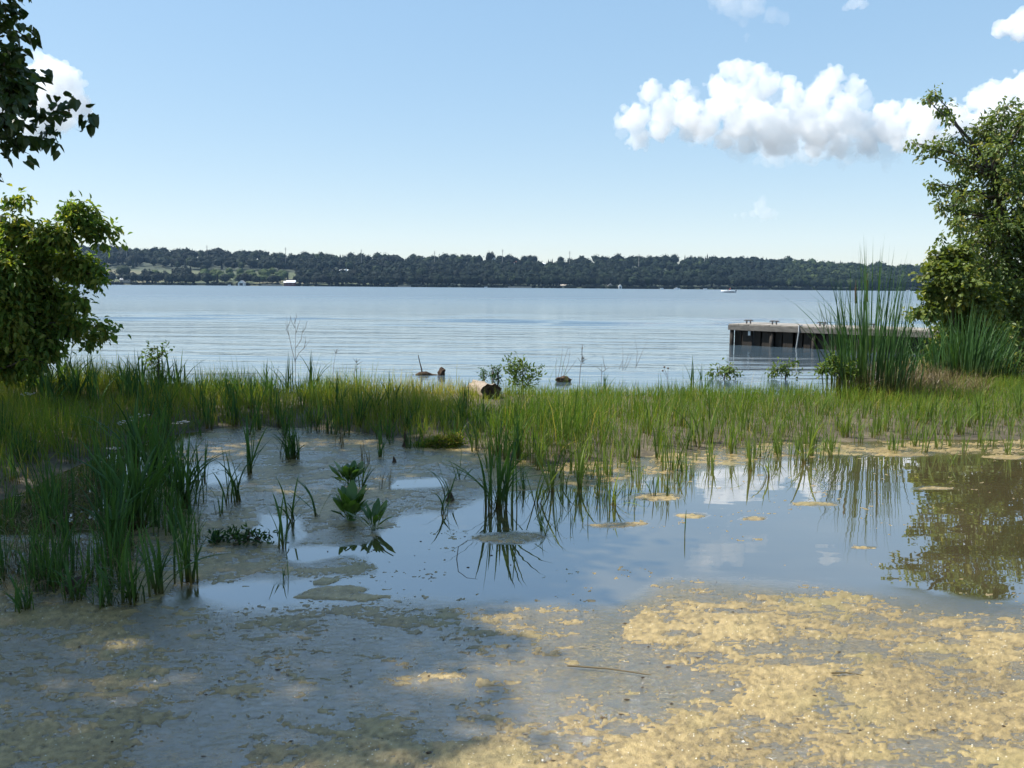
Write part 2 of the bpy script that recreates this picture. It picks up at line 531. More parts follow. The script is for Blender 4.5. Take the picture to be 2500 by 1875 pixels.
# outer skirt: left, right and near strips so that the sheet reaches beyond the frame
sk = [(-32, 0.5), (32, 0.5), (32, 12.4), (-32, 12.4)]
lf = np.arange(0, 250) * 360
rf = lf + 359
skV = np.array([[x, y, 0] for x, y in sk], float)
pond_V = np.concatenate([pond_V, skV])
Tsk = []
for a, b in zip(lf[:-1], lf[1:]): Tsk.append((nb + 0, a, b))
Tsk.append((nb + 0, int(lf[-1]), nb + 3))
for a, b in zip(rf[:-1], rf[1:]): Tsk.append((nb + 1, b, a))
Tsk.append((nb + 1, nb + 2, int(rf[-1])))
for i in range(359): Tsk.append((nb + 1, i + 1, i)) if i > 179 else Tsk.append((nb + 0, i + 1, i))
Tsk.append((nb + 0, nb + 1, 180))
m, n, l = nm('pond_water')
co = coords(n, l)
film = attr(n, 'film')
emer = attr(n, 'emer')
fine = noise(n, l, 22, 8, coords(n, l, (0.7, 1.5, 1)), 0.75, 0.5)
patch = ramp(n, l, noise(n, l, 5.0, 6, co, 0.62), [(0.36, (0, 0, 0)), (0.58, (1, 1, 1))])
spk = ramp(n, l, fine, [(0.44, (0, 0, 0)), (0.56, (1, 1, 1))])
mask = math_(n, l, 'MULTIPLY', film, math_(n, l, 'ADD', math_(n, l, 'MULTIPLY', patch, 0.40), math_(n, l, 'MULTIPLY', spk, 0.60)), True)
mask = math_(n, l, 'ADD', mask, math_(n, l, 'MULTIPLY', math_(n, l, 'MULTIPLY', emer, emer), 0.55), True)
murk = ramp(n, l, noise(n, l, 1.2, 4, co), [(0.3, (0.050, 0.043, 0.020)), (0.7, (0.085, 0.070, 0.034))])
slime = ramp(n, l, noise(n, l, 60, 3, co), [(0.35, (0.115, 0.088, 0.040)), (0.7, (0.255, 0.198, 0.092))])
colr = mixc(n, l, mask, murk, slime)
spot = ramp(n, l, noise(n, l, 46, 4, coords(n, l, (0.6, 1.5, 1)), 0.6, 0.8), [(0.58, (0, 0, 0)), (0.66, (1, 1, 1))])
colr = mixc(n, l, math_(n, l, 'MULTIPLY', spot, math_(n, l, 'MULTIPLY', film, 0.85)), colr, (0.022, 0.018, 0.012))
rgh = math_(n, l, 'ADD', 0.012, math_(n, l, 'MULTIPLY', film, 0.09))
rip = bump(n, l, noise(n, l, 1.6, 2, coords(n, l, (0.6, 1.6, 1))), 0.10, 0.02)
bm_ = n.new('ShaderNodeBump')
bm_.inputs['Distance'].default_value = 0.010
l.new(fine, bm_.inputs['Height'])
l.new(math_(n, l, 'MULTIPLY', film, 0.9), bm_.inputs['Strength'])
l.new(rip, bm_.inputs['Normal'])
pr = principled(n, l, **{'Base Color': colr, 'Roughness': rgh, 'IOR': 1.9, 'Normal': bm_.outputs[0]})
gl = n.new('ShaderNodeBsdfGlossy')          # mirror-like surface skin of still, stagnant water
gl.inputs['Color'].default_value = (0.96, 0.97, 1.0, 1)
l.new(rgh, gl.inputs['Roughness'])
l.new(bm_.outputs[0], gl.inputs['Normal'])
mxs = n.new('ShaderNodeMixShader')
gf = math_(n, l, 'SUBTRACT', 0.30, math_(n, l, 'MULTIPLY', mask, 0.19))
gf = math_(n, l, 'SUBTRACT', gf, math_(n, l, 'MULTIPLY', math_(n, l, 'MULTIPLY', spot, film), 0.14), True)
l.new(gf, mxs.inputs[0])
l.new(pr.outputs[0], mxs.inputs[1])
l.new(gl.outputs[0], mxs.inputs[2])
finish(n, l, mxs.outputs[0])
M['pond'] = m
fa = np.concatenate([F_.ravel(), np.full(4, 0.4)])
pond = link('pond', make_mesh('pond', pond_V, [grid_faces(360, 250), np.array(Tsk)], M['pond'], {'film': fa, 'emer': np.concatenate([np.clip(E_, 0, 1).ravel(), np.zeros(4)])}, True))
tag(pond, 'still shallow pond water mirroring the sky in the foreground', 'pond', kind='structure')

# emergent algae: a crust with its own lumps and ragged edge
au = np.concatenate([np.linspace(-1.25, -0.66, 110)[:-1], np.linspace(-0.66, 0.66, 680), np.linspace(0.66, 1.25, 110)[1:]])
av = np.geomspace(1.85, 11.0, 470)
U, Vv = np.meshgrid(au, av)
AX, AY = U * Vv, Vv
AE, AF = cover(AX, AY)
big = 0.42 * fbm(AX * 2.6, AY * 2.6, 31, 3, 0.55) + 0.58 * fbm(AX * 6.5, AY * 13.0, 33, 4, 0.62)
fin = fbm(AX * 24, AY * 40, 41, 3, 0.6)
mot = fbm(AX * 50, AY * 75, 43, 2, 0.6)
val = AE - (0.12 + 0.76 * smooth(0.28, 0.72, big)) - 0.62 * (fin - 0.5) - 0.72 * (mot - 0.5)
hgt = np.where(val > 0, 0.0012 + 0.0055 * np.clip(val * 2, 0, 1) * (0.4 + fin), -0.003)
hgt = hgt + np.where(val > 0, 0.0045 * (vnoise(AX * 80, AY * 80, 51) - 0.4), 0)
keep = val > -0.02
nx, ny = len(au), len(av)
F4 = grid_faces(nx, ny)
kf = keep.ravel()[F4].sum(1) >= 2
F4 = F4[kf]
used, inv = np.unique(F4, return_inverse=True)
AV = np.stack([AX, AY, hgt], -1).reshape(-1, 3)[used]
tint = np.clip(0.42 + 0.7 * (fbm(AX * 1.7, AY * 1.7, 61, 4) - 0.5) + 0.55 * val + 1.1 * (vnoise(AX * 55, AY * 55, 62) - 0.5) * (fin + 0.3), 0, 1).ravel()[used]
m, n, l = nm('algae')
co = coords(n, l)
c = ramp(n, l, attr(n, 'rnd'), [(0.0, (0.08, 0.058, 0.024)), (0.35, (0.155, 0.113, 0.046)), (0.65, (0.25, 0.18, 0.070)), (1.0, (0.40, 0.295, 0.125))])
c = mixc(n, l, ramp(n, l, noise(n, l, 150, 3, co, 0.7), [(0.42, (0, 0, 0)), (0.62, (0.7, 0.7, 0.7))]), c, (0.33, 0.245, 0.105), 'MIX')
c = mixc(n, l, ramp(n, l, noise(n, l, 1.6, 3, co), [(0.52, (0, 0, 0)), (0.72, (0.45, 0.45, 0.45))]), c, (0.20, 0.19, 0.065))
b1 = bump(n, l, noise(n, l, 110, 4, co, 0.75), 1.0, 0.006)
finish(n, l, principled(n, l, **{'Base Color': c, 'Roughness': 0.30, 'Specular IOR Level': 0.6, 'Normal': b1}).outputs[0])
M['algae'] = m
# small gas bubbles in the scum; sun sparkle put into their pale colour
br = np.random.default_rng(45)
cand = np.where((val.ravel() > 0.03) & (np.abs(AX.ravel()) < 0.66 * AY.ravel()))[0]
wgt_ = (AY.ravel()[cand] ** 2) * np.clip(val.ravel()[cand], 0, 0.4)
pick = br.choice(cand, 3600, p=wgt_ / wgt_.sum())
bp = np.stack([AX.ravel()[pick], AY.ravel()[pick], hgt.ravel()[pick]], -1)
bs = br.uniform(0.0012, 0.0036, 3600)[:, None, None]
oct_v = np.array([[1, 0, 0], [0, 1, 0], [-1, 0, 0], [0, -1, 0], [0.5, 0.5, 0.7], [-0.5, 0.5, 0.7], [-0.5, -0.5, 0.7], [0.5, -0.5, 0.7], [0, 0, 1.0]])
oct_t = np.array([[0, 1, 4], [1, 5, 4], [1, 2, 5], [2, 6, 5], [2, 3, 6], [3, 7, 6], [3, 0, 7], [0, 4, 7], [4, 5, 8], [5, 6, 8], [6, 7, 8], [7, 4, 8]])
BV = (bp[:, None, :] + oct_v[None] * bs).reshape(-1, 3)
BT = (oct_t[None] + (np.arange(3600) * 9)[:, None, None]).reshape(-1, 3)
M['bubble'] = flat_mat('bubble', (0.62, 0.58, 0.46), (0.75, 0.72, 0.62), 0.12, 3, spec=0.8)
bub = link('scum_bubbles', make_mesh('scum_bubbles', BV, BT, M['bubble'], None, True))
tag(bub, 'tiny gas bubbles caught in the floating scum, coloured pale for sun sparkle', 'bubbles', kind='stuff')
algae = link('floating_algae', make_mesh('floating_algae', AV, inv.reshape(F4.shape), M['algae'], {'rnd': tint}, True))
tag(algae, 'tan crust of floating algae scum spread over the pond', 'algae', kind='stuff')

# ------------------------------------------------------------------ lake
lu = np.concatenate([[-2.6], np.linspace(-1.7, -0.72, 14)[:-1], np.linspace(-0.72, 0.72, 190), np.linspace(0.72, 1.7, 14)[1:], [2.6]])
lv = np.concatenate([np.arange(12.4, 62, 0.28), np.geomspace(62, 1075, 80)[1:]])
U, Vv = np.meshgrid(lu, lv)
LX, LY = U * Vv, Vv
wake = np.exp(-((LY + 0.06 * LX - 44) / 6.5) ** 2)
patchy = 0.25 + 1.2 * smooth(0.35, 0.75, fbm(LX * 0.16, LY * 0.35, 71, 3))
LZ = 0.034 * wake * patchy * np.sin(LY * 2 * math.pi / 2.3 + 0.22 * LX + 2.5 * fbm(LX * 0.25, LY * 0.3, 72, 2))
LZ = LZ + 0.017 * wake * patchy * np.sin(LY * 2 * math.pi / 1.1 - 0.4 * LX + 4 * fbm(LX * 0.3, LY * 0.5, 73, 2))
LZ = LZ + 0.0035 * np.sin(LY * 2 * math.pi / 1.7 + 0.35 * LX + 6 * fbm(LX * 0.2, LY * 0.3, 74, 2)) * smooth(80, 30, LY)
LZ = LZ * smooth(13, 19, LY)
m, n, l = nm('lake_water')
w1 = noise(n, l, 1.0, 3, coords(n, l, (0.42, 1.9, 1)), 0.55, 0.3)
w2 = noise(n, l, 1.0, 2, coords(n, l, (0.10, 0.45, 1)), 0.5, 0.2)
w3 = noise(n, l, 1.0, 2, coords(n, l, (2.2, 7.0, 1)), 0.5)
nrm = bump(n, l, w2, 0.55, 0.10)
nrm = bump(n, l, w1, 0.5, 0.035, nrm)
nrm = bump(n, l, w3, 0.25, 0.008, nrm)
sx_ = n.new('ShaderNodeSeparateXYZ')
l.new(coords(n, l), sx_.inputs[0])
mr = n.new('ShaderNodeMapRange')             # ripples grow from the sheltered edge to the open lake
mr.inputs['From Min'].default_value, mr.inputs['From Max'].default_value = 18, 140
mr.inputs['To Min'].default_value, mr.inputs['To Max'].default_value = 0.07, 0.30
l.new(sx_.outputs[1], mr.inputs['Value'])
finish(n, l, principled(n, l, **{'Base Color': (0.055, 0.085, 0.11), 'Roughness': mr.outputs[0], 'IOR': 2.0, 'Normal': nrm}).outputs[0])
M['lake'] = m
lake = link('lake', make_mesh('lake', np.stack([LX, LY, LZ], -1).reshape(-1, 3), grid_faces(len(lu), len(lv)), M['lake'], None, True))
tag(lake, 'wide pale blue lake with faint ripples and a boat wake', 'lake', kind='structure')

# ------------------------------------------------------------------ far shore
FAR = 1052.0
RIDGE = np.array([(-1200, 600), (-400, 603), (240, 605), (500, 613), (700, 619), (1000, 627), (1200, 627), (1400, 630), (1700, 629), (1850, 633), (2000, 641), (2100, 646), (2250, 651), (2600, 652), (3600, 650)], float)

def far_shore(x):
    return FAR + 10 * (vnoise(x * 0.012, x * 0 + 1.7, 81) - 0.5) + 4 * (vnoise(x * 0.05, x * 0 + 2.2, 82) - 0.5)

def hill_z(x, y):
    px = CX + FPX * x / np.maximum(y, 1)
    top = np.interp(px, RIDGE[:, 0], RIDGE[:, 1])
    hor = 699.4 + 0.0078 * (px - 1250)
    zr = (hor - top) * 1500 / 2100 + 1.7 - 13.5
    t = (y - far_shore(x)) / 445.0
    tt = np.clip(t, 0, 1)
    z = zr * (0.92 * tt + 0.08 * smooth(0, 1, tt)) + 0.9 * smooth(0, 0.012, t)
    z = z - 16 * smooth(1.02, 1.8, t)
    return np.where(t < 0, np.clip(t * 445 * 0.12, -2.5, 0), z) + 1.0 * (fbm(x * 0.02, y * 0.02, 83, 3) - 0.5) * smooth(0, 0.05, t)
hx = np.concatenate([np.linspace(-2200, -900, 20)[:-1], np.linspace(-900, 900, 220), np.linspace(900, 2200, 20)[1:]])
hy = np.concatenate([np.linspace(1030, 1075, 12), np.linspace(1085, 1560, 34), np.linspace(1620, 2300, 10)])
X, Y = np.meshgrid(hx, hy)
m, n, l = nm('far_field')
co = coords(n, l)
c = ramp(n, l, noise(n, l, 0.012, 4, co, 0.6), [(0.3, (0.03, 0.045, 0.016)), (0.5, (0.055, 0.07, 0.024)), (0.65, (0.10, 0.09, 0.045)), (0.8, (0.05, 0.065, 0.022))])
c = mixc(n, l, attr(n, 'field'), (0.022, 0.034, 0.016), c)
finish(n, l, principled(n, l, **{'Base Color': c, 'Roughness': 0.9}).outputs[0])
M['field'] = m
hpx = CX + FPX * X / Y
ht = (Y - FAR) / 445
fmask = smooth(1000, 960, hpx) * smooth(0.46, 0.40, ht) * smooth(0.0, 0.02, ht)
fmask = np.maximum(fmask, smooth(1160, 1190, hpx) * smooth(1420, 1380, hpx) * smooth(0.66, 0.74, ht))
hill = link('hill', make_mesh('hill', np.stack([X, Y, hill_z(X, Y)], -1).reshape(-1, 3), grid_faces(len(hx), len(hy)), M['field'], {'field': fmask.ravel()}, True))
tag(hill, 'low wooded hill with pale fields across the lake', 'hill', kind='structure')


def crown_variants(k, nleaf, seed):
    r = np.random.default_rng(seed)
    out = []
    for i in range(k):
        V, T = ICO2
        d = unit(r.normal(size=(7, 3)) + np.array([0, 0, 0.3]))
        lump = np.max(np.clip(V @ d.T, 0, 1) ** 6 * r.uniform(0.12, 0.34, 7), axis=1)
        Vv = V * (0.74 + lump + r.uniform(-0.05, 0.05, len(V)))[:, None]
        Vv[:, 2] = np.where(Vv[:, 2] < -0.55, -0.55 + 0.2 * (Vv[:, 2] + 0.55), Vv[:, 2])
        # leaf clumps standing off the surface
        s = unit(r.normal(size=(nleaf, 3)) + np.array([0, 0, 0.25]))
        lump = np.max(np.clip(s @ d.T, 0, 1) ** 6 * 0.25, axis=1)
        c = s * (0.80 + lump + r.uniform(-0.03, 0.16, nleaf))[:, None]
        c[:, 2] = np.maximum(c[:, 2], -0.6)
        a = unit(np.cross(s, r.normal(size=(nleaf, 3))))
        b = np.cross(s, a) + 0.5 * s * r.uniform(-1, 1, (nleaf, 1))
        q = r.uniform(0.08, 0.18, (nleaf, 1))
        P = np.stack([c - a * q, c + a * q * 0.9, c + b * q * 1.5], 1).reshape(-1, 3)
        TT = np.arange(nleaf * 3).reshape(-1, 3) + len(Vv)
        out.append((np.concatenate([Vv, P]), np.concatenate([T, TT])))
    return out
CROWNS = crown_variants(8, 110, 5)
CROWNS_SMALL = []
rr = np.random.default_rng(6)
for i in range(8):
    V, T = ICO1
    d = unit(rr.normal(size=(5, 3)) + np.array([0, 0, 0.4]))
    Vv = V * (0.80 + np.max(np.clip(V @ d.T, 0, 1) ** 5 * 0.3, axis=1) + rr.uniform(-0.08, 0.08, len(V)))[:, None]
    k = 26
    s = unit(rr.normal(size=(k, 3)) + np.array([0, -0.3, 0.5]))
    c = s * rr.uniform(0.82, 1.08, (k, 1))
    a = unit(np.cross(s, rr.normal(size=(k, 3))))
    b = np.cross(s, a)
    q = rr.uniform(0.12, 0.26, (k, 1))
    P = np.stack([c - a * q, c + a * q, c + (b + 0.4 * s) * q * 1.4], 1).reshape(-1, 3)
    CROWNS_SMALL.append((np.concatenate([Vv, P]), np.concatenate([T, np.arange(3 * k).reshape(-1, 3) + len(Vv)])))
CONE = []
for i in range(3):                            # conifers: stacked ragged skirts
    Vs, Ts, k0 = [], [], 0
    for j in range(4):
        zb, rb = -1 + 0.45 * j, 0.62 - 0.14 * j
        a = np.arange(8) / 8 * 2 * math.pi + rr.uniform(0, 1)
        ring = np.stack([np.cos(a) * rb * rr.uniform(0.75, 1.15, 8), np.sin(a) * rb * rr.uniform(0.75, 1.15, 8), np.full(8, zb) + rr.uniform(-0.08, 0.08, 8)], 1)
        Vs.append(np.concatenate([ring, [[0, 0, zb + 0.75]]]))
        Ts.append(np.array([[q, (q + 1) % 8, 8] for q in range(8)]) + k0)
        k0 += 9
    CONE.append((np.concatenate(Vs), np.concatenate(Ts)))

M['forest'] = leaf_mat('forest', [(0, (0.0035, 0.007, 0.006)), (0.5, (0.007, 0.014, 0.009)), (0.85, (0.017, 0.028, 0.013)), (1, (0.036, 0.052, 0.02))], 0.08, rough=0.8, spec=0.1)
M['forest_light'] = leaf_mat('forest_light', [(0, (0.034, 0.058, 0.022)), (1, (0.075, 0.10, 0.036))], 0.12, rough=0.8, spec=0.1)

fr_ = np.random.default_rng(12)
Vs, Fs, As, nv = [], [], [], 0
N_TRY = 10500
fx = fr_.uniform(-0.86, 0.86, N_TRY)
ft = np.concatenate([fr_.uniform(0.0, 0.03, 1500), fr_.uniform(0, 1.06, N_TRY - 2400), fr_.uniform(0.93, 1.06, 900)])
fy = FAR + 6 + ft * 445
fxw = fx * fy
fpx = CX + FPX * fx
dens = np.where(fpx > 985, 1.0, np.where(ft > 0.43, 1.0, 0.0))
dens = np.where((fpx < 985) & (ft < 0.035), np.where((fpx > 335) & (fpx < 480), 1.0, 0.22), dens)
dens = np.where((fpx > 330) & (fpx < 470) & (ft < 0.16), 0.7, dens)
dens = np.where((fpx > 730) & (fpx < 985), np.where(ft < 0.5, 0.75, dens), dens)
dens = np.where((fpx > 1175) & (fpx < 1400) & (ft > 0.72) & (ft < 0.96), 0.10, dens)
dens = np.where((fpx > 800) & (fpx < 880) & (ft > 0.28) & (ft < 0.47), 0.0, dens)
ok = fr_.uniform(0, 1, N_TRY) < dens
order = np.where(ok)[0][:5000]
for i in order:
    front = ft[i] < 0.02 or ft[i] > 0.96
    conif = fr_.random() < (0.22 if fpx[i] > 700 else 0.12)
    h = fr_.uniform(12, 17) * (0.8 if ft[i] < 0.03 else 1.0)
    if ft[i] > 0.93: h *= fr_.uniform(0.6, 1.2)
    if conif:
        V, T = CONE[fr_.integers(3)]
        sc = np.array([h * 0.34, h * 0.34, h * 0.52]) * fr_.uniform(0.85, 1.15)
        zc = h * 0.5
    else:
        V, T = (CROWNS if (front and fr_.random() < 0.35) else CROWNS_SMALL)[fr_.integers(8)]
        rx = h * fr_.uniform(0.40, 0.58)
        sc = np.array([rx, rx, h * 0.44])
        zc = h * 0.58
    a = fr_.uniform(0, 6.28)
    ca, sa = math.cos(a), math.sin(a)
    Vr = V * sc
    Vr = np.stack([Vr[:, 0] * ca - Vr[:, 1] * sa, Vr[:, 0] * sa + Vr[:, 1] * ca, Vr[:, 2]], 1)
    gz = float(hill_z(np.array([fxw[i]]), np.array([fy[i]]))[0])
    Vs.append(Vr + np.array([fxw[i], fy[i], gz + zc]))
    Fs.append(T + nv)
    base = 0.30 + 0.28 * (fpx[i] > 1900) + 0.25 * float(vnoise(np.array([fxw[i] * 0.01]), np.array([fy[i] * 0.01]), 91)[0]) - (0.2 if conif else 0)
    As.append(np.full(len(V), np.clip(base + fr_.normal() * 0.2, 0, 1)))
    nv += len(V)
for i in range(760):                            # low waterside bushes
    xx = fr_.uniform(-0.84, 0.84) * FAR
    if -0.42 * FAR < xx < -0.12 * FAR and fr_.random() < 0.7: continue
    V, T = CROWNS_SMALL[fr_.integers(8)]
    h = fr_.uniform(2.2, 5.0)
    Vs.append(V * np.array([h * fr_.uniform(0.6, 1.1), h * 0.7, h * 0.6]) + np.array([xx, float(far_shore(np.array([xx]))[0]) + fr_.uniform(0.5, 4.0), 0.4 + h * 0.3]))
    Fs.append(T + nv); nv += len(V)
    As.append(np.full(len(V), np.clip(0.35 + fr_.normal() * 0.2, 0, 1)))
forest = link('far_forest', make_mesh('far_forest', np.concatenate(Vs), np.concatenate(Fs), M['forest'], {'rnd': np.concatenate(As)}))
tag(forest, 'dense dark wood covering the hill across the lake', 'forest', kind='stuff')

# ------------------------------------------------------------------ the air over the lake
m, n, l = nm('haze_air')
v = n.new('ShaderNodeVolumePrincipled')
v.inputs['Color'].default_value = (0.42, 0.66, 1.0, 1)
v.inputs['Density'].default_value = 0.000045
o_ = n.new('ShaderNodeOutputMaterial')
l.new(v.outputs[0], o_.inputs['Volume'])
hz = MB().box((0, 1020, 62), (5200, 2800, 134)).build('haze', m)
tag(hz, 'thin bluish summer haze over the lake', 'haze', kind='stuff')

# ================================================================== TREES AND BUSHES
def gz(x, y):
    return float(ground_z(np.array([float(x)]), np.array([float(y)]))[0])

def leafy(name, label, cat, trunk, blobs, n_spray, per, kind, mat, L, seed, reject=None, trunk_r=0.12, limb_r=0.035, droop=0.5, twig_len=0.4, rbias=0.0, sub=2, wexp=2.2, skip=0.0, group=None):
    "trunk: list of points; blobs: (x, y, z, r)"
    r = np.random.default_rng(seed)
    trunk = np.asarray(trunk, float)
    root = empty(name, trunk[0])
    tag(root, label, cat, group)
    org = trunk[0]
    tb = MB()
    tt = np.linspace(0, 1, 9)
    tp = np.stack([np.interp(tt, np.linspace(0, 1, len(trunk)), trunk[:, k]) for k in range(3)], 1) - org
    tp[1:-1] += r.normal(0, 0.02, (7, 3)) * trunk_r * 6
    tb.tube(tp, trunk_r * (1.25 - 0.75 * tt), 10)
    tb.build('trunk', M['bark'], root, True)
    blobs = np.asarray(blobs, float)
    tw = MB()
    for b in blobs:
        if b[3] < skip: continue
        c = b[:3] - org
        # leave the trunk below the lump and curve up into it
        dd = np.linalg.norm(tp - c, axis=1) + 0.9 * np.clip(tp[:, 2] - c[2] + 0.2, 0, 9)
        k = max(1, int(np.argmin(dd)))
        s0 = tp[k]
        q = np.linspace(0, 1, 6)[:, None]
        mid = (s0 + c) / 2 + np.array([0, 0, 0.12 * np.linalg.norm(c - s0)])
        path = (1 - q) ** 2 * s0 + 2 * q * (1 - q) * mid + q ** 2 * c
        path[1:-1] += r.normal(0, 0.03, (4, 3))
        lb = MB().tube(path, np.linspace(min(limb_r * (0.6 + b[3]), trunk_r * 0.7), limb_r * 0.3, 6), 6)
        lb.build('limb', M['bark'], root, True)
    wgt = blobs[:, 3] ** wexp
    bi = r.choice(len(blobs), n_spray, p=wgt / wgt.sum())
    dirs = unit(r.normal(size=(n_spray, 3)))
    rad = r.uniform(0, 1, n_spray) ** 0.42
    cen = blobs[bi, :3]
    end = cen + dirs * (blobs[bi, 3] * rad)[:, None] * np.array([1, 1, 0.92])
    st = cen + (end - cen) * 0.35 * r.uniform(0.3, 1.2, (n_spray, 1))
    dl = end - st
    ln = np.linalg.norm(dl, axis=1, keepdims=True)
    st = np.where(ln > twig_len * 1.6, end - dl / ln * twig_len * 1.6, st)
    if reject is not None:
        keep = ~reject(end)
        st, end, bi = st[keep], end[keep], bi[keep]
    P, D, N, S, A = [], [], [], [], []
    for i in range(len(st)):
        a, b = st[i], end[i]
        sag = np.array([0, 0, -0.12 * np.linalg.norm(b - a)])
        if i % sub == 0:
            tw.tube(np.array([a, (a + b) / 2 - sag * 0.5, b + sag]) - org, [0.008, 0.005, 0.002], 3, cap=False)
        f = np.sort(r.uniform(0.15, 1.08, per))[:, None]
        p = a + (b - a) * f + sag * f ** 2 + r.normal(0, L * 0.55, (per, 3))
        out = unit(p - blobs[bi[i], :3])
        d = unit(0.55 * unit(b - a) + 0.5 * out + r.normal(0, 0.55, (per, 3)) + np.array([0, 0, -droop]))
        nn = unit(np.array([0, 0, 1.0]) + 0.5 * out + r.normal(0, 0.55, (per, 3)))
        P.append(p); D.append(d); N.append(nn)
        S.append(L * r.uniform(0.6, 1.15, per))
        base = 0.42 + rbias + 0.22 * r.normal()
        A.append(np.clip(base + r.normal(0, 0.16, per), 0, 1))
    P, D, N, S, A = np.concatenate(P), np.concatenate(D), np.concatenate(N), np.concatenate(S), np.concatenate(A)
    if reject is not None:
        keep = ~reject(P)
        P, D, N, S, A = P[keep], D[keep], N[keep], S[keep], A[keep]
    V, F, ra = leaves_arrays(P - org, D, N, S, kind, A)
    link('crown', make_mesh('crown', V, F, mat, {'rnd': ra, 'tt': np.full(len(ra), 0.7)}), root)
    if tw.n: tag(tw.build('twigs', M['twig'], root), kind='stuff')
    return root

def pxblobs(lst, dist, seed=0, dz=0.8):
    r = np.random.default_rng(seed)
    out = []
    for px, py, rad in lst:
        d = dist + r.uniform(-dz, dz) * rad * dist / FPX
        p = at(px, py, d)
        out.append((*p, rad * d / FPX))
    return out

# poplar whose boughs hang in at the top: its crown stands over the pond's left side and throws the dappled shade
POP = np.array([(-60, -60), (168, -60), (150, 10), (112, 40), (100, 85), (118, 120), (112, 205), (150, 225), (196, 240), (236, 255), (244, 300), (215, 335), (185, 345), (160, 330), (150, 372), (112, 378), (90, 345), (72, 400), (45, 415), (12, 445), (-60, 450)], float)
def pop_reject(p):
    px, py, d = proj(p)
    inside = (px > -40) & (px < 2540) & (py > -40) & (py < 1900) & (d > 0)
    gap = fbm(px / 34.0 + 3.3, py / 34.0, 123, 2) > 0.55
    s_ = sdf(POP, px, py)
    return inside & ((s_ < 0) | (gap & (s_ < 55)))
pop_vis = pxblobs([(20, 60, 95), (75, 30, 60), (60, 140, 70), (10, 200, 110), (70, 230, 60), (120, 275, 48), (175, 285, 40), (218, 278, 26), (60, 320, 60), (125, 340, 34), (20, 370, 60), (20, 415, 25), (-80, 150, 140), (-60, 330, 130)], 8.2, 2)
r_ = np.random.default_rng(21)
pop_big = []
BOUGH = [(-4.9, 8.5, 5.6, 1.2), (-5.4, 7.6, 6.3, 1.3), (-5.8, 9.0, 5.0, 1.1), (-4.7, 7.2, 5.0, 0.9), (-5.0, 6.4, 6.0, 1.1), (-5.5, 5.4, 5.6, 1.2), (-4.6, 6.0, 4.6, 0.8), (-6.4, 6.6, 5.2, 1.3)]
SH = np.array([math.sin(SUN_AZ), math.cos(SUN_AZ)]) / math.tan(SUN_EL)      # ground offset per metre of height, towards the sun
# lumps of the crown, given by where their shade falls (x, y), how high they hang and how big they are
for sx, sy, h, rad in [(-4.2, 4.2, 8.0, 1.5), (-2.6, 3.4, 8.6, 1.2), (-1.2, 4.3, 8.8, 1.25), (-0.5, 3.9, 8.2, 0.6), (-2.6, 5.4, 8.2, 1.5), (-1.0, 5.6, 9.4, 1.1), (-4.6, 6.4, 7.6, 1.6), (-6.3, 5.2, 6.8, 1.5),
                       (-6.2, 7.6, 6.4, 1.5), (-4.2, 8.2, 7.8, 1.4), (-2.4, 7.4, 9.0, 1.2), (-2.4, 9.7, 8.8, 1.2), (-1.0, 8.5, 9.4, 1.2), (-0.2, 7.1, 9.8, 0.9), (-1.0, 10.3, 9.6, 1.15), (0.1, 10.6, 9.8, 0.8), (-0.2, 4.9, 9.4, 0.7), (-8.0, 6.0, 6.0, 1.5), (-4.0, 5.4, 8.8, 1.3), (-5.6, 3.6, 7.4, 1.4), (-5.6, 9.2, 7.2, 1.4), (-3.8, 9.6, 8.0, 1.3), (-7.0, 8.6, 6.4, 1.3), (-4.8, 13.4, 8.2, 1.3), (-3.2, 13.3, 8.6, 1.2), (-1.2, 11.4, 10.2, 0.9), (-6.4, 13.9, 7.4, 1.3), (-1.9, 3.0, 8.4, 1.0), (-3.4, 2.6, 8.0, 1.2), (-0.4, 3.2, 8.6, 0.55), (-3.0, 6.6, 9.2, 1.2), (-1.6, 6.3, 9.8, 1.0), (-2.4, 4.4, 8.6, 0.9), (-3.3, 4.6, 8.2, 0.9), (-1.3, 3.1, 9.2, 0.6), (-2.1, 4.9, 9.2, 0.8), (-1.0, 3.4, 9.6, 0.5), (-6.4, 10.4, 7.0, 1.2), (-5.0, 10.5, 7.6, 1.1), (-3.7, 10.7, 8.4, 1.0), (-7.8, 9.9, 6.4, 1.2), (-2.4, 10.9, 9.0, 0.9), (-6.0, 8.0, 7.4, 1.2)]:
    pop_big.append((sx + SH[0] * h, sy + SH[1] * h, h, rad))
tx, ty = -9.6, 10.6
poplar = leafy('poplar_tree', 'tall poplar with heart-shaped leaves hanging in at the top corner of the sky', 'tree',
               [(tx, ty, gz(tx, ty) - 0.1), (tx + 0.1, ty, 2.5), (tx + 0.3, ty - 0.1, 5.5), (tx + 0.8, ty + 0.2, 9.0)],
               pop_vis + pop_big + BOUGH, 6000, 13, 'heart', M['poplar_leaf'], 0.112, 31, pop_reject, trunk_r=0.24, limb_r=0.026, droop=0.75, twig_len=0.55, rbias=-0.05, sub=2, wexp=1.95, skip=0.6)

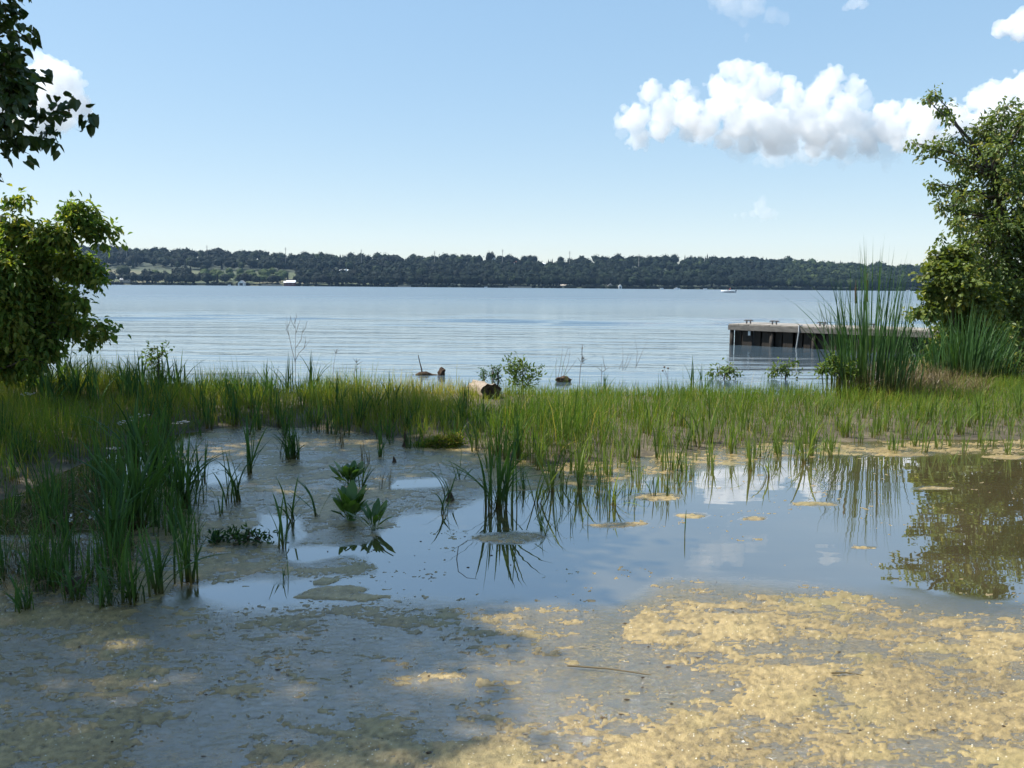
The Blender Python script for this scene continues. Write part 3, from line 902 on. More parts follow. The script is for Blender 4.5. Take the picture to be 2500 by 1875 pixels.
# box elder bush at the left
bx = pxblobs([(95, 578, 42), (40, 560, 42), (45, 505, 16), (62, 488, 9), (30, 490, 10), (185, 530, 34), (205, 506, 16), (170, 508, 11), (225, 518, 12), (150, 575, 42), (225, 560, 26), (255, 556, 13), (277, 560, 8), (286, 570, 6), (252, 588, 13), (120, 640, 62), (40, 660, 75), (190, 645, 44),
              (225, 668, 28), (243, 655, 10), (240, 690, 12), (120, 730, 70), (30, 770, 78), (195, 738, 30), (180, 790, 40), (232, 800, 20), (260, 797, 12), (281, 803, 7), (250, 818, 10), (110, 820, 58), (210, 830, 14), (-50, 690, 95), (-50, 800, 95), (20, 880, 60), (90, 880, 40), (-20, 610, 45)], 12.0, 3)
bx_ = [b for b in bx if b[2] > 0.25]
elder = leafy('box_elder_bush', 'broad sunlit yellow-green bush over the lake under the hanging poplar branch', 'bush',
              [(-7.6, 12.0, gz(-7.6, 12.0) - 0.05), (-7.5, 12.0, 0.8), (-7.3, 12.0, 1.8), (-7.0, 12.0, 2.6)], bx_, 1800, 11, 'tooth', M['elder_leaf'], 0.105, 32, trunk_r=0.09, limb_r=0.03, droop=0.8, twig_len=0.32, rbias=0.32, skip=0.2, wexp=2.0)

# tall box elder at the right and the vine-clad thicket under it
tr = pxblobs([(2283, 232, 20), (2262, 240, 14), (2300, 262, 20), (2318, 292, 24), (2345, 340, 30), (2245, 352, 26), (2225, 348, 14), (2285, 362, 34), (2262, 385, 18), (2330, 385, 45), (2440, 285, 40), (2460, 255, 26), (2400, 325, 50), (2470, 330, 60), (2385, 400, 65),
              (2460, 420, 80), (2270, 452, 20), (2295, 455, 28), (2340, 460, 45), (2300, 500, 24), (2335, 520, 36), (2400, 520, 75), (2480, 540, 90), (2380, 590, 45), (2440, 640, 95), (2500, 680, 110), (2400, 690, 60), (2560, 400, 120), (2600, 560, 140), (2460, 780, 100), (2560, 760, 130), (2480, 860, 70), (2420, 760, 70), (2380, 650, 50), (2350, 560, 36), (2430, 560, 60), (2500, 600, 80), (2410, 860, 50), (2360, 800, 60), (2500, 300, 60), (2420, 470, 50)], 19.6, 4)
tr += pxblobs([(2370, 600, 44), (2350, 680, 44), (2420, 660, 60), (2400, 740, 60), (2470, 720, 80), (2340, 540, 26), (2440, 560, 60), (2360, 480, 36), (2440, 360, 50), (2490, 460, 60), (2360, 780, 50), (2440, 830, 60)], 18.6, 14)
tr_ = [b for b in tr if b[2] > 0.3]
maple = leafy('box_elder_tree', 'tall olive-green tree leaning in above the reeds beside the dock', 'tree',
              [(11.6, 19.8, gz(11.6, 19.8) - 0.05), (11.5, 19.8, 1.2), (11.1, 19.7, 2.8), (10.7, 19.6, 4.2)], tr_, 2900, 10, 'tooth', M['maple_leaf'], 0.115, 33, trunk_r=0.13, limb_r=0.032, droop=0.8, twig_len=0.5, rbias=0.15)
vi = pxblobs([(2300, 630, 30), (2335, 625, 32), (2275, 655, 22), (2320, 670, 50), (2255, 680, 14), (2240, 672, 9), (2290, 715, 40), (2350, 700, 50), (2275, 760, 30), (2330, 770, 55), (2240, 758, 10), (2225, 770, 8), (2400, 740, 55), (2400, 820, 50), (2320, 840, 50), (2370, 880, 40), (2290, 860, 30), (2300, 590, 14)], 17.4, 5)
vine = leafy('vine_thicket', 'pale yellow-green climbing vine heaped against the tall tree beside the reeds', 'vine',
             [(9.0, 17.6, gz(9.0, 17.6) - 0.03), (9.0, 17.55, 0.7), (8.9, 17.5, 1.4), (8.85, 17.45, 2.0)], [b for b in vi if b[2] > 0.2], 1000, 10, 'vine', M['vine_leaf'], 0.10, 34, trunk_r=0.05, limb_r=0.02, droop=0.5, twig_len=0.3, rbias=0.08)

# small leafy shrubs at the water's edge
def shrub(name, label, cat, pxs, dist, n, per, L, mat, seed, kind='lance', droop=0.1, rbias=0.0):
    b = pxblobs(pxs, dist, seed)
    cx = float(np.mean([q[0] for q in b])); cyy = float(np.mean([q[1] for q in b]))
    zb = max(gz(cx, cyy), -0.02)
    top = max(q[2] for q in b)
    return leafy(name, label, cat, [(cx, cyy, zb - 0.03), (cx + 0.01, cyy, (zb + top) / 2), (cx, cyy, top)], b, n, per, kind, mat, L, seed, trunk_r=0.012, limb_r=0.008, droop=droop, twig_len=0.14, rbias=rbias)
shrub('sapling', 'small leafy sapling standing up before the lake beside the big yellow-green bush', 'sapling', [(378, 850, 14), (362, 868, 12), (398, 862, 12), (372, 885, 16), (388, 900, 14), (408, 845, 6)], 12.6, 40, 5, 0.06, M['elder_leaf'], 41, 'oval', 0.3, 0.1)
shrub('willow_shrub', 'low green willow shrub just behind the log at the lake edge', 'bush', [(1248, 885, 16), (1262, 905, 22), (1285, 900, 18), (1255, 930, 24), (1290, 930, 22), (1310, 915, 14), (1270, 880, 10), (1235, 905, 10), (1325, 900, 7)], 13.5, 80, 8, 0.07, M['bright_leaf'], 42, 'lance', -0.5)
shrub('broadleaf_clump', 'low broad-leaved clump at the lake edge, the one farther from the cattails', 'plant', [(1755, 900, 17), (1780, 905, 18), (1800, 908, 12), (1740, 910, 12)], 16.2, 34, 6, 0.075, M['maple_leaf'], 43, 'oval', 0.5, -0.15)
shrub('broadleaf_clump', 'rounded broad-leaved clump at the lake edge right beside the cattails', 'plant', [(1900, 898, 18), (1925, 900, 17), (1885, 910, 14), (1935, 885, 8), (1945, 910, 12)], 16.2, 40, 6, 0.075, M['maple_leaf'], 44, 'oval', 0.5, -0.15)
shrub('loosestrife', 'small dark leafy weed nearest the log on its lake side', 'weed', [(1180, 905, 6), (1182, 918, 8), (1178, 928, 6)], 14.6, 20, 6, 0.05, M['cattail_leaf'], 45, 'lance', -0.3)
shrub('loosestrife', 'taller of the dark leafy weeds rising out of the lake behind the log', 'weed', [(1200, 898, 6), (1203, 912, 8), (1204, 925, 7)], 14.7, 24, 6, 0.05, M['cattail_leaf'], 46, 'lance', -0.3)
shrub('loosestrife', 'dark leafy weed between the log and the willow shrub', 'weed', [(1214, 900, 6), (1216, 914, 8), (1216, 927, 7)], 14.7, 24, 6, 0.05, M['cattail_leaf'], 47, 'lance', -0.3)
shrub('leafy_herb', 'yellow-green leafy herb among the dark grass below the small sapling', 'plant', [(550, 955, 20), (545, 975, 24), (565, 970, 20)], 12.4, 60, 7, 0.05, M['bright_leaf'], 48, 'oval', 0.0, 0.2)
shrub('sedge_mound', 'low olive mound of fine foliage at the pond margin below the log', 'plant', [(1075, 1082, 28), (1110, 1078, 26), (1045, 1090, 24), (1090, 1090, 30), (1020, 1092, 14)], 9.0, 400, 9, 0.035, M['grass'], 49, 'lance', -0.6, 0.25)
shrub('leafy_herb', 'pale leafy herb growing at the foot of the cattails', 'plant', [(2010, 900, 18), (2030, 880, 16), (2050, 905, 22), (2080, 890, 16), (2075, 915, 18)], 12.7, 100, 7, 0.055, M['bright_leaf'], 50, 'oval', 0.2, 0.15)
shrub('leafy_herb', 'pale leafy herb at the far edge of the shade under the tall leaning tree', 'plant', [(2480, 880, 22), (2460, 900, 20), (2490, 910, 24)], 15.5, 80, 7, 0.07, M['vine_leaf'], 51, 'oval', 0.2)

# ================================================================== GRASS STRIP (nobody could count it)
gr = np.random.default_rng(77)
NB = 260000
gxp = gr.uniform(-11, 13.5, NB)
gyp = gr.uniform(4.6, 19.5, NB)
sdb = bank_sd(gxp, gyp)
px, py, _ = proj(np.stack([gxp, gyp, np.zeros(NB)], -1))
clump = fbm(gxp * 1.6, gyp * 1.6, 101, 3)
inside = (sdb + 0.55 * (clump - 0.5)) > 0.0
view = (px > -420) & (px < 2900)
dn = np.ones(NB)
dn = np.where((px < 330) & (py > 1150), 0.55, dn)
dn = np.where((px > 120) & (px < 300) & (py > 1130) & (py < 1330), 0.10, dn)
dn = np.where((gyp > 15.6), 0.35, dn)
dn = dn * np.where(px > 1180, 0.85, 1.0)
dn = dn * np.clip(0.35 + 1.2 * clump, 0.2, 1.0)
sel = inside & view & (gr.uniform(0, 1, NB) < dn)
gxp, gyp, px, py, sdb, clump = gxp[sel], gyp[sel], px[sel], py[sel], sdb[sel], clump[sel]
NB = len(gxp)
Hh = np.where(px > 1180, 0.23, 0.30)
Hh = Hh + 0.16 * smooth(1180, 1260, px) * smooth(1800, 1600, px) * smooth(1010, 1060, py)
Hh = Hh + 0.06 * smooth(1000, 850, px) * smooth(990, 950, py)
Hh = Hh + 0.14 * smooth(420, 250, px) * smooth(1000, 940, py)
Hh = Hh + 0.10 * smooth(420, 250, px) * smooth(1040, 1120, py)
lg = at(1170., 955., 13.0)
Hh = Hh * (1 - 0.55 * smooth(1.0, 0.4, np.hypot((gxp - lg[0] * 0.93) * 1.0, (gyp - 11.9) * 0.7)))
Hh = Hh * (0.30 + 1.4 * clump) * gr.uniform(0.5, 1.3, NB)
Hh = np.where(gr.random(NB) < 0.02, Hh * 1.75, Hh)
Hh = Hh * np.clip(0.55 + sdb * 0.9, 0.5, 1)
tintg = 0.41 + 0.85 * (fbm(gxp * 0.55, gyp * 0.55, 111, 3) - 0.5) + 0.16 * gr.normal(size=NB)
tintg = tintg + 0.20 * smooth(1350, 1150, px) * smooth(820, 1000, px) * smooth(1040, 960, py)
tintg = tintg - 0.10 * smooth(1240, 1400, px) * smooth(1000, 1080, py)
tintg = tintg + 0.42 * smooth(2050, 2150, px) * smooth(965, 925, py) * gr.uniform(0.5, 1.2, NB)
tintg = np.where(gr.random(NB) < 0.09, gr.uniform(0.85, 1.0, NB), tintg)
Bp = np.stack([gxp, gyp, np.maximum(ground_z(gxp, gyp), -0.03) - 0.01], -1)
wd = gr.uniform(0.004, 0.0095, NB)
bend = np.clip(gr.gamma(1.6, 0.24, NB), 0.02, 1.3)
V, F, ra, tt = blades_arrays(Bp, Hh, wd, gr.uniform(0, 6.283, NB), bend, np.clip(tintg, 0, 1), 3)
grass = link('grass', make_mesh('grass', V, F, M['grass'], {'rnd': ra, 'tt': tt}))
tag(grass, 'green marsh grass covering the strip between pond and lake', 'grass', kind='stuff')

# dry straw lying at the pond margin in the shade
NS = 900
sx = gr.uniform(0, 330, NS); sy = gr.uniform(1150, 1440, NS)
p0 = G(sx, sy, 0.02)
V, F, ra, tt = blades_arrays(p0, gr.uniform(0.05, 0.22, NS), gr.uniform(0.004, 0.009, NS), gr.uniform(0, 6.283, NS), gr.uniform(0.8, 2.2, NS), gr.uniform(0, 1, NS), 3, droop=gr.uniform(0.5, 1.2, NS))
straw = link('dead_straw', make_mesh('dead_straw', V, F, M['dry_leaf'], {'rnd': ra, 'tt': tt}))
tag(straw, 'bleached dead straw lying in the shaded shallows', 'straw', kind='stuff')
# rusty dry grass below the cattails and thicket
NS = 2600
sx = gr.uniform(2060, 2420, NS); sd = gr.uniform(12.6, 15.5, NS)
q = at(sx, np.full(NS, 900.0), sd)
q[:, 2] = 0.06
V, F, ra, tt = blades_arrays(q, gr.uniform(0.2, 0.52, NS) * np.clip(1.25 - np.abs(sx - 2180) / 400, 0.5, 1.2), gr.uniform(0.005, 0.010, NS), gr.uniform(0, 6.283, NS), gr.uniform(0.2, 0.9, NS), gr.uniform(0.1, 0.8, NS), 3)
rust = link('dry_grass', make_mesh('dry_grass', V, F, M['dry_leaf'], {'rnd': ra, 'tt': tt}))
tag(rust, 'rusty brown dry grass at the foot of the thicket', 'dry grass', kind='stuff')

# ================================================================== CATTAILS, TUFTS AND WEEDS
def blade_template(bend, width, seed, nseg=6, fold=0.25):
    r = np.random.default_rng(seed)
    t = np.linspace(0, 1, nseg + 1)
    x = bend * t ** 2.2
    z = t - 0.35 * bend * t ** 2.6
    tw = r.uniform(-0.5, 0.5) * t
    w = width * (1 - t ** 2.4) * (0.7 + 0.7 * t) * 0.5
    V = []
    for i in range(nseg + 1):
        s, c = math.sin(tw[i]), math.cos(tw[i])
        V += [(x[i] - w[i] * s, -w[i] * c, z[i]), (x[i] - fold * w[i], 0, z[i]), (x[i] + w[i] * s, w[i] * c, z[i])]
    Q = []
    for i in range(nseg):
        a = 3 * i
        Q += [(a, a + 1, a + 4, a + 3), (a + 1, a + 2, a + 5, a + 4)]
    return np.array(V), np.array(Q), np.repeat(t, 3)

def blade_meshes(mat, widths, bends, seed):
    out = []
    k = 0
    r = np.random.default_rng(seed)
    for wv in widths:
        for b in bends:
            V, Q, t = blade_template(b, wv, seed + k)
            out.append(make_mesh('leaf', V, Q, mat, {'rnd': np.full(len(V), r.uniform(0.1, 0.9)), 'tt': t}))
            k += 1
    return out
SH_DARK = blade_meshes(M['cattail_leaf'], (0.045, 0.06), (0.05, 0.16, 0.32, 0.6), 200)
SH_BRIGHT = blade_meshes(M['bright_leaf'], (0.045, 0.06), (0.05, 0.16, 0.32, 0.6), 230)
SH_DRY = blade_meshes(M['dry_leaf'], (0.03, 0.04), (0.03, 0.1, 0.25), 260)

def tuft(name, label, px, py, hpx, n, spread, meshes, seed, rad=0.015, group=None, cat='reed tuft', lean=(0, 0)):
    r = np.random.default_rng(seed)
    b = G(float(px), float(py))
    h = 1.14 * hpx / FPX * b[1]
    n = n if n == 1 else int(n * 1.5)
    e = empty(name, (b[0], b[1], -0.015))
    tag(e, label, cat, group)
    for i in range(n):
        o = bpy.data.objects.new('leaf', meshes[r.integers(len(meshes))])
        COL.objects.link(o)
        o.parent = e
        s = h * (1.0 if i == 0 else r.uniform(0.5, 1.0))
        a = r.uniform(0, 6.283)
        o.location = (r.normal() * rad, r.normal() * rad, 0)
        tl = abs(r.normal(0, spread)) if i else 0.05
        if lean != (0, 0) and r.random() < 0.8:
            a = math.atan2(lean[1], lean[0]) + r.normal(0, 0.5)
            tl += math.hypot(*lean)
        o.rotation_euler = (0, tl, a)
        o.scale = (s, s * r.uniform(0.8, 1.2) * min(1.0, 0.32 / max(h, 0.05)) ** 0.5, s)
    return e
T1 = 'cattail_tuft'
g = SH_DARK
tuft(T1, 'tall thin cattail shoot leaning back, left of the broad-leaved dock plants', 693, 1338, 150, 4, 0.16, g, 301)
tuft(T1, 'spreading five-bladed cattail shoot just behind the thin leaning one', 714, 1272, 138, 6, 0.30, g, 302)
tuft(T1, 'three-bladed cattail shoot standing in algae between the shoots and the dock plants', 776, 1262, 115, 4, 0.20, g, 303)
tuft(T1, 'narrow cattail shoot pressed against the back of the upper dock plant', 884, 1190, 72, 6, 0.32, g, 304)
tuft(T1, 'dense brush-like green tuft standing alone in the grey shallows', 711, 1122, 95, 30, 0.16, g, 305, 0.04)
tuft(T1, 'slim dark cattail shoot rooted in the shallows at the left of the brush-like tuft', 611, 1157, 150, 7, 0.22, g, 306)
tuft(T1, 'sparse pair of cattail shoots at the corner of open water before the big clump', 1081, 1252, 82, 4, 0.12, g, 307)
tuft(T1, 'three upright cattail blades beside a brown sheath left of the big clump', 1094, 1216, 100, 5, 0.18, g, 308)
tuft(T1, 'crooked cattail shoot bending over at the edge of the algae', 1124, 1170, 84, 4, 0.35, g, 309)
tuft('cattail_clump', 'big dense cattail clump rising from the water at mid-pond', 1214, 1238, 195, 24, 0.2, g, 310, 0.06)
tuft(T1, 'low cattail shoot beside the dark stump in the shallows', 929, 1116, 70, 6, 0.3, g, 311)
tuft(T1, 'small tuft standing alone in open water in front of the algae flat', 697, 1412, 50, 5, 0.22, g, 312)
tuft(T1, 'bright leaning cattail shoot at the right side of the big clump', 1312, 1228, 150, 7, 0.22, SH_BRIGHT, 313, lean=(0.18, 0.05))
tuft(T1, 'slim bright cattail shoot third from the big clump', 1346, 1200, 120, 7, 0.2, SH_BRIGHT, 314)
tuft(T1, 'short bright fan of blades standing in open water before the reed edge', 1500, 1232, 85, 8, 0.32, SH_BRIGHT, 315)
tuft(T1, 'bright fan of blades in open water nearest the big clump', 1332, 1305, 60, 5, 0.25, SH_BRIGHT, 316)
tuft(T1, 'thin two-bladed shoot standing in open water right of the fans', 1428, 1278, 55, 3, 0.2, SH_BRIGHT, 317)
tuft(T1, 'single straight reed standing far out in the open water', 1680, 1304, 64, 1, 0.05, g, 318)
tuft(T1, 'yellowish cattail shoot leaning left among the reed edge stems', 1415, 1190, 110, 6, 0.28, SH_BRIGHT, 319)
tuft(T1, 'thin bent reed beside the cream algae raft', 1590, 1210, 62, 3, 0.3, g, 320)
tuft(T1, 'slim green shoot standing before the cloud reflection', 1835, 1150, 90, 5, 0.2, SH_BRIGHT, 321)
tuft(T1, 'pair of green shoots under the cattail reflection', 1872, 1165, 80, 5, 0.22, SH_BRIGHT, 322)
tuft(T1, 'bright cattail shoot standing before the cattail stand', 1965, 1130, 120, 8, 0.2, SH_BRIGHT, 323)
tuft(T1, 'lone short shoot in water at the right below the grass strip', 2325, 1140, 50, 3, 0.2, SH_BRIGHT, 324)
LEFT = [(53, 1492, 105, 16, 0.22, 'stubby tuft of cut-looking stems at the lower corner of the shaded margin'), (197, 1462, 110, 14, 0.22, 'broad shaded tuft growing on a brown root lump'),
        (260, 1480, 120, 18, 0.24, 'foremost leafy tuft of the shaded margin with a splayed fan'), (321, 1474, 190, 16, 0.22, 'tall shaded tuft beside the foremost splayed fan'),
        (384, 1450, 180, 12, 0.20, 'dark upright tuft on the outer side of the shaded margin'), (463, 1422, 200, 16, 0.18, 'outermost tall tuft of the shaded margin beside the algae flat'),
        (574, 1227, 150, 10, 0.2, 'slender shoot standing in pale algae beyond the shaded margin'), (452, 1240, 200, 22, 0.28, 'wide-spreading shaded tuft before the small blue pool'),
        (488, 1170, 110, 7, 0.25, 'thin shoot standing in the small blue pool'), (540, 1255, 80, 4, 0.2, 'short thin shoot alone in algae before the slender shoot'),
        (474, 1258, 60, 4, 0.15, 'small shoot with a rusty base beside the wide-spreading tuft'), (330, 1290, 260, 30, 0.24, 'tallest dense tuft at the heart of the shaded margin'),
        (280, 1340, 210, 26, 0.28, 'dense shaded tuft in front of the tallest one'), (380, 1190, 230, 26, 0.22, 'tall dark tuft behind the wide-spreading one'),
        (120, 1290, 140, 12, 0.30, 'loose shaded tuft beside the dead straw'), (240, 1190, 110, 8, 0.3, 'thin shaded shoot in the little grey pool'),
        (205, 1090, 110, 9, 0.25, 'bright yellow-green tuft in the shaded grass, coloured as catching light'), (330, 1150, 220, 18, 0.2, 'dark slim tuft beneath the white flowers')]
for k, (px_, py_, hp, nb_, spd, lab) in enumerate(LEFT):
    tuft(T1, lab, px_, py_, hp, nb_, spd, SH_BRIGHT if 'bright' in lab else g, 340 + k, 0.03)  # the lit tuft gets brighter blades: its light is put into the colour
tuft('dead_stems', 'cluster of thin dead stems behind the upper dock plant', 893, 1133, 62, 10, 0.22, SH_DRY, 370, 0.03, cat='dead stems')
tuft('dead_stems', 'short bundle of grey dead stems right of the upper dock plant', 940, 1194, 58, 8, 0.10, SH_DRY, 371, 0.03, cat='dead stems')
tuft('dead_stems', 'dead stems standing at the back of the algae flat beside the grass', 830, 1092, 60, 8, 0.2, SH_DRY, 372, 0.03, cat='dead stems')

# reed edge: many alike tufts, one shared blade bundle per kind
def bundle(mat, seed, n, h0=0.55, h1=1.0, spread=0.28, w0=0.03, w1=0.05, base=0.05):
    r = np.random.default_rng(seed)
    B = np.stack([r.normal(0, base, n), r.normal(0, base, n), np.zeros(n)], -1)
    V, F, ra, tt = blades_arrays(B, r.uniform(h0, h1, n), r.uniform(w0, w1, n), r.uniform(0, 6.283, n), np.abs(r.normal(0, spread, n)) + 0.04, r.uniform(0.1, 0.9, n), 5)
    return make_mesh('leaves', V, F, mat, {'rnd': ra, 'tt': tt})
EDGE_B = [bundle(M['bright_leaf'], 400 + k, 8, w0=0.018, w1=0.034) for k in range(8)]
THIN = [bundle(M['bright_leaf'], 430 + k, 4, 0.6, 1.0, 0.2, 0.02, 0.032, 0.02) for k in range(6)]
EDGE_D = [bundle(M['cattail_leaf'], 410 + k, 11, w0=0.02, w1=0.038) for k in range(6)]
CROWD = [bundle(M['cattail_leaf'], 450 + k, 26, 0.45, 1.0, 0.22, 0.016, 0.03, 0.13) for k in range(6)]
er = np.random.default_rng(88)
def edge_tuft(px_, py_, hp, meshes, label, group):
    b = G(float(px_), float(py_))
    h = hp / FPX * b[1]
    e = empty('reed_shoot', (b[0], b[1], max(gz(b[0], b[1]), -0.03) - 0.01), er.uniform(0, 6.28))
    tag(e, label, 'reed shoot', group)
    o = link('leaves', meshes[er.integers(len(meshes))], e)
    o.scale = (h, h, h)
fx_ = np.array([p[0] for p in FRONT], float); fy_ = np.array([p[1] for p in FRONT], float)
for k in range(150):
    px_ = er.uniform(1180, 2540)
    e0 = np.interp(px_, fx_, fy_)
    py_ = e0 + er.uniform(-55, 38 + 34 * float(smooth(1850, 1500, np.array(px_))))
    hp = er.uniform(75, 135) * (1.15 if px_ < 1800 else 0.85)
    edge_tuft(px_, py_, hp, EDGE_B if (px_ > 1330 or er.random() < 0.4) else EDGE_D, 'green shoot of the sunny pond-edge row, ' + ['next to the big cattail clump', 'below the willow shrub', 'below the bare crossing twigs', 'below the broad-leaved clumps', 'below the tall cattail stand', 'below the vine and leaning tree'][int(np.searchsorted([1330, 1500, 1700, 1950, 2250], px_))], 'reed shoots along the sunny pond edge')
for k in range(80):
    px_ = er.uniform(330, 1200)
    e0 = np.interp(px_, fx_, fy_)
    py_ = e0 + er.uniform(-60, 22)
    edge_tuft(px_, py_, er.uniform(70, 130), EDGE_D, 'dark shoot in the row behind the algae flat, ' + ['past the small blue pool', 'past the brush-like tuft', 'past the dock plants', 'below the log'][int(np.searchsorted([560, 760, 950], px_))], 'reed shoots along the shaded pond edge')
for k in range(84):
    px_ = er.uniform(1190, 2050)
    e0 = np.interp(px_, fx_, fy_)
    py_ = e0 + er.uniform(15, 45 + 110 * float(smooth(1950, 1350, np.array(px_))))
    edge_tuft(px_, py_, er.uniform(55, 115), THIN, 'thin green shoot standing in water before the sunny row, ' + ['near the big cattail clump', 'near the fans of blades', 'near the cream algae raft', 'before the cloud reflection'][int(np.searchsorted([1350, 1520, 1720], px_))], 'thin shoots in open water')
for k in range(60):
    px_ = er.uniform(-30, 460)
    py_ = er.uniform(1110, 1440)
    if px_ > 330 and py_ > 1330: py_ -= 120
    edge_tuft(px_, py_, er.uniform(105, 205) * (0.8 + 0.3 * (py_ - 1100) / 340), CROWD, 'dark reed tuft crowded in the shaded margin under the poplar side', 'crowded dark reed tufts in the shade')
for k in range(34):
    px_ = er.uniform(20, 470)
    d_ = er.uniform(11.0, 13.8)
    b = at(px_, 900.0, d_)
    e = empty('sedge_tuft', (b[0], d_, gz(b[0], d_) - 0.01), er.uniform(0, 6.28))
    tag(e, 'tall arching dark sedge between the big yellow-green bush and the lake', 'sedge', 'arching sedges by the bush')
    o = link('leaves', EDGE_D[k % 5], e)
    h = er.uniform(0.5, 0.85)
    o.scale = (h * 1.25, h * 1.25, h)
for px_, py_, hp, lab in [(700, 960, 110, 'dark bladed rush sticking up before the lake under the wispy dry weed'), (765, 965, 120, 'second dark bladed rush beside the wispy dry weed'), (870, 950, 90, 'dark rush with forked tip at the end of the tall back grass'),
                     (1478, 950, 70, 'bright rush at the lake edge left of the bare dry twigs'), (1690, 955, 110, 'arching green rush at the lake edge beside the two-headed weed'), (1720, 950, 90, 'arching green rush at the lake edge next to the broad-leaved clump')]:
    b = at(float(px_), 900.0, 13.4)
    e = empty('rush', (b[0], 13.4, gz(b[0], 13.4) - 0.01), px_)
    tag(e, lab, 'rush')
    h = hp / FPX * 13.4
    o = link('leaves', EDGE_D[px_ % 5], e)
    o.scale = (h, h, h)

# cattail stand at the right
def stand(name, label, cat, px0, px1, dist, n, h0, h1, seed, wide=0.016, lean=0.06, heads=(), fall=0.3):
    r = np.random.default_rng(seed)
    pxs = r.uniform(px0, px1, n)
    pxs = (px0 + px1) / 2 + (pxs - (px0 + px1) / 2) * r.uniform(0.5, 1.0, n)
    d = dist + r.uniform(-0.5, 0.5, n)
    B = at(pxs, np.full(n, 900.0), d)
    B[:, 2] = np.maximum(ground_z(B[:, 0], B[:, 1]), -0.02) - 0.01
    org = B.mean(0); org[2] = 0
    e = empty(name, org)
    tag(e, label, cat)
    f = (pxs - (px0 + px1) / 2) / (px1 - px0) * 2
    H = r.uniform(h0, h1, n) * (1 - fall * np.abs(f) ** 1.3)
    az = np.where(f < 0, math.pi, 0) + r.normal(0, 1.0, n)
    bend = np.clip(np.abs(f) * lean * 2.2 + np.abs(r.normal(0, lean * 1.3, n)) + np.where(r.random(n) < 0.08, 0.5, 0), 0.02, 1.0)
    V, F, ra, tt = blades_arrays(B - org, H, r.uniform(0.7, 1.2, n) * wide, az, bend, r.uniform(0, 0.5, n), 6)
    link('leaves', make_mesh('leaves', V, F, M['cattail_leaf'], {'rnd': ra, 'tt': tt}), e)
    for px_, ytop, ybot in heads:
        b = at(float(px_), 900.0, dist)
        p1, p0 = at(float(px_), float(ytop), dist), at(float(px_), float(ybot), dist)
        MB().tube(np.array([[b[0], b[1], 0], p0]) - org, 0.006, 5).build('stalk', M['stem_green'], e)
        hd = MB().tube(np.array([p0, p0 + (p1 - p0) * 0.06, p0 + (p1 - p0) * 0.94, p1]) - org, [0.006, 0.014, 0.014, 0.005], 8)
        hd.build('seed_head', M['rotten'], e, True)
        MB().tube(np.array([p1, p1 + [0, 0, 0.10]]) - org, [0.004, 0.002], 5).build('spike', M['twig'], e)
    return e
stand('cattail_stand', 'tall dark cattail stand rising in front of the dock and far shore', 'cattails', 2000, 2250, 13.0, 300, 1.1, 2.62, 501, wide=0.019, fall=0.5, heads=((2117, 682, 738), (2089, 700, 742)))
stand('reed_stand', 'sheaf of green reeds growing before the vine and the tall leaning tree', 'reeds', 2200, 2500, 15.2, 420, 0.8, 1.6, 502, wide=0.02, lean=0.12)
for k, (a, b_, c_, d_) in enumerate([(1935, 778, 2030, 905), (1968, 790, 2035, 905), (1995, 735, 2042, 905), (2018, 765, 2050, 905), (2047, 740, 2060, 905)]):
    p0, p1 = at(float(c_), float(d_), 13.1), at(float(a), float(b_), 13.0)
    q = np.linspace(0, 1, 7)[:, None]
    mid = (p0 + p1) / 2 + np.array([0.05, 0, 0.08])
    path = (1 - q) ** 2 * p0 + 2 * q * (1 - q) * mid + q ** 2 * p1
    o = MB().tube(path - p0, [0.007, 0.007, 0.0065, 0.006, 0.005, 0.004, 0.001], 5, a=0.3).build('leaning_reed', M['stem_green'], None, True, p0)
    tag(o, ['longest leaning reed pointing away over the dock', 'leaning reed just above the longest one', 'tall straight reed splayed from the cattail stand over the dock', 'thin reed splayed low over the dock deck', 'reed closest to the cattail stand over the dock'][k], 'reed')

# broad-leaved dock plants
def dock_leaf_mesh(k):
    r = np.random.default_rng(600 + k)
    b = 0.15 + 0.3 * r.random()
    t = np.linspace(0, 1, 9)
    x = b * t ** 2
    z = t - 0.3 * b * t ** 2.5
    w = np.where(t < 0.35, 0.012, 0.115 * np.sin(np.clip((t - 0.33) / 0.67, 0, 1) * math.pi * 0.97) ** 0.75 + 0.004)
    V, Q = [], []
    for i in range(9):
        wav = 0.012 * math.sin(i * 2.1 + k)
        V += [(x[i] + wav, -w[i], z[i]), (x[i] - 0.25 * w[i], 0, z[i]), (x[i] - wav, w[i], z[i])]
    for i in range(8):
        a = 3 * i
        Q += [(a, a + 1, a + 4, a + 3), (a + 1, a + 2, a + 5, a + 4)]
    return make_mesh('leaf', np.array(V), np.array(Q), M['dock_leaf'], {'rnd': np.full(27, r.uniform(0.1, 0.9))}, True)
DL = [dock_leaf_mesh(k) for k in range(6)]
def dock_plant(label, px_, py_, hp, n, spread, seed, wide=1.0):
    r = np.random.default_rng(seed)
    b = G(float(px_), float(py_))
    h = 1.3 * hp / FPX * b[1]
    e = empty('dock_plant', (b[0], b[1], -0.01))
    tag(e, label, 'plant')
    for i in range(n):
        o = bpy.data.objects.new('leaf', DL[r.integers(6)])
        COL.objects.link(o); o.parent = e
        s = h * r.uniform(0.65, 1.05)
        o.location = (r.normal() * 0.015, r.normal() * 0.015, 0)
        o.rotation_euler = (0, abs(r.normal(0, spread)) + 0.05, r.uniform(0, 6.283))
        o.scale = (s, s * wide, s)
dock_plant('broad-leaved dock plant in full leaf, the middle one of three', 856, 1268, 78, 26, 0.5, 610, 1.15)
dock_plant('bright broad-leaved dock plant farthest back of the three', 853, 1184, 58, 24, 0.5, 611, 1.15)
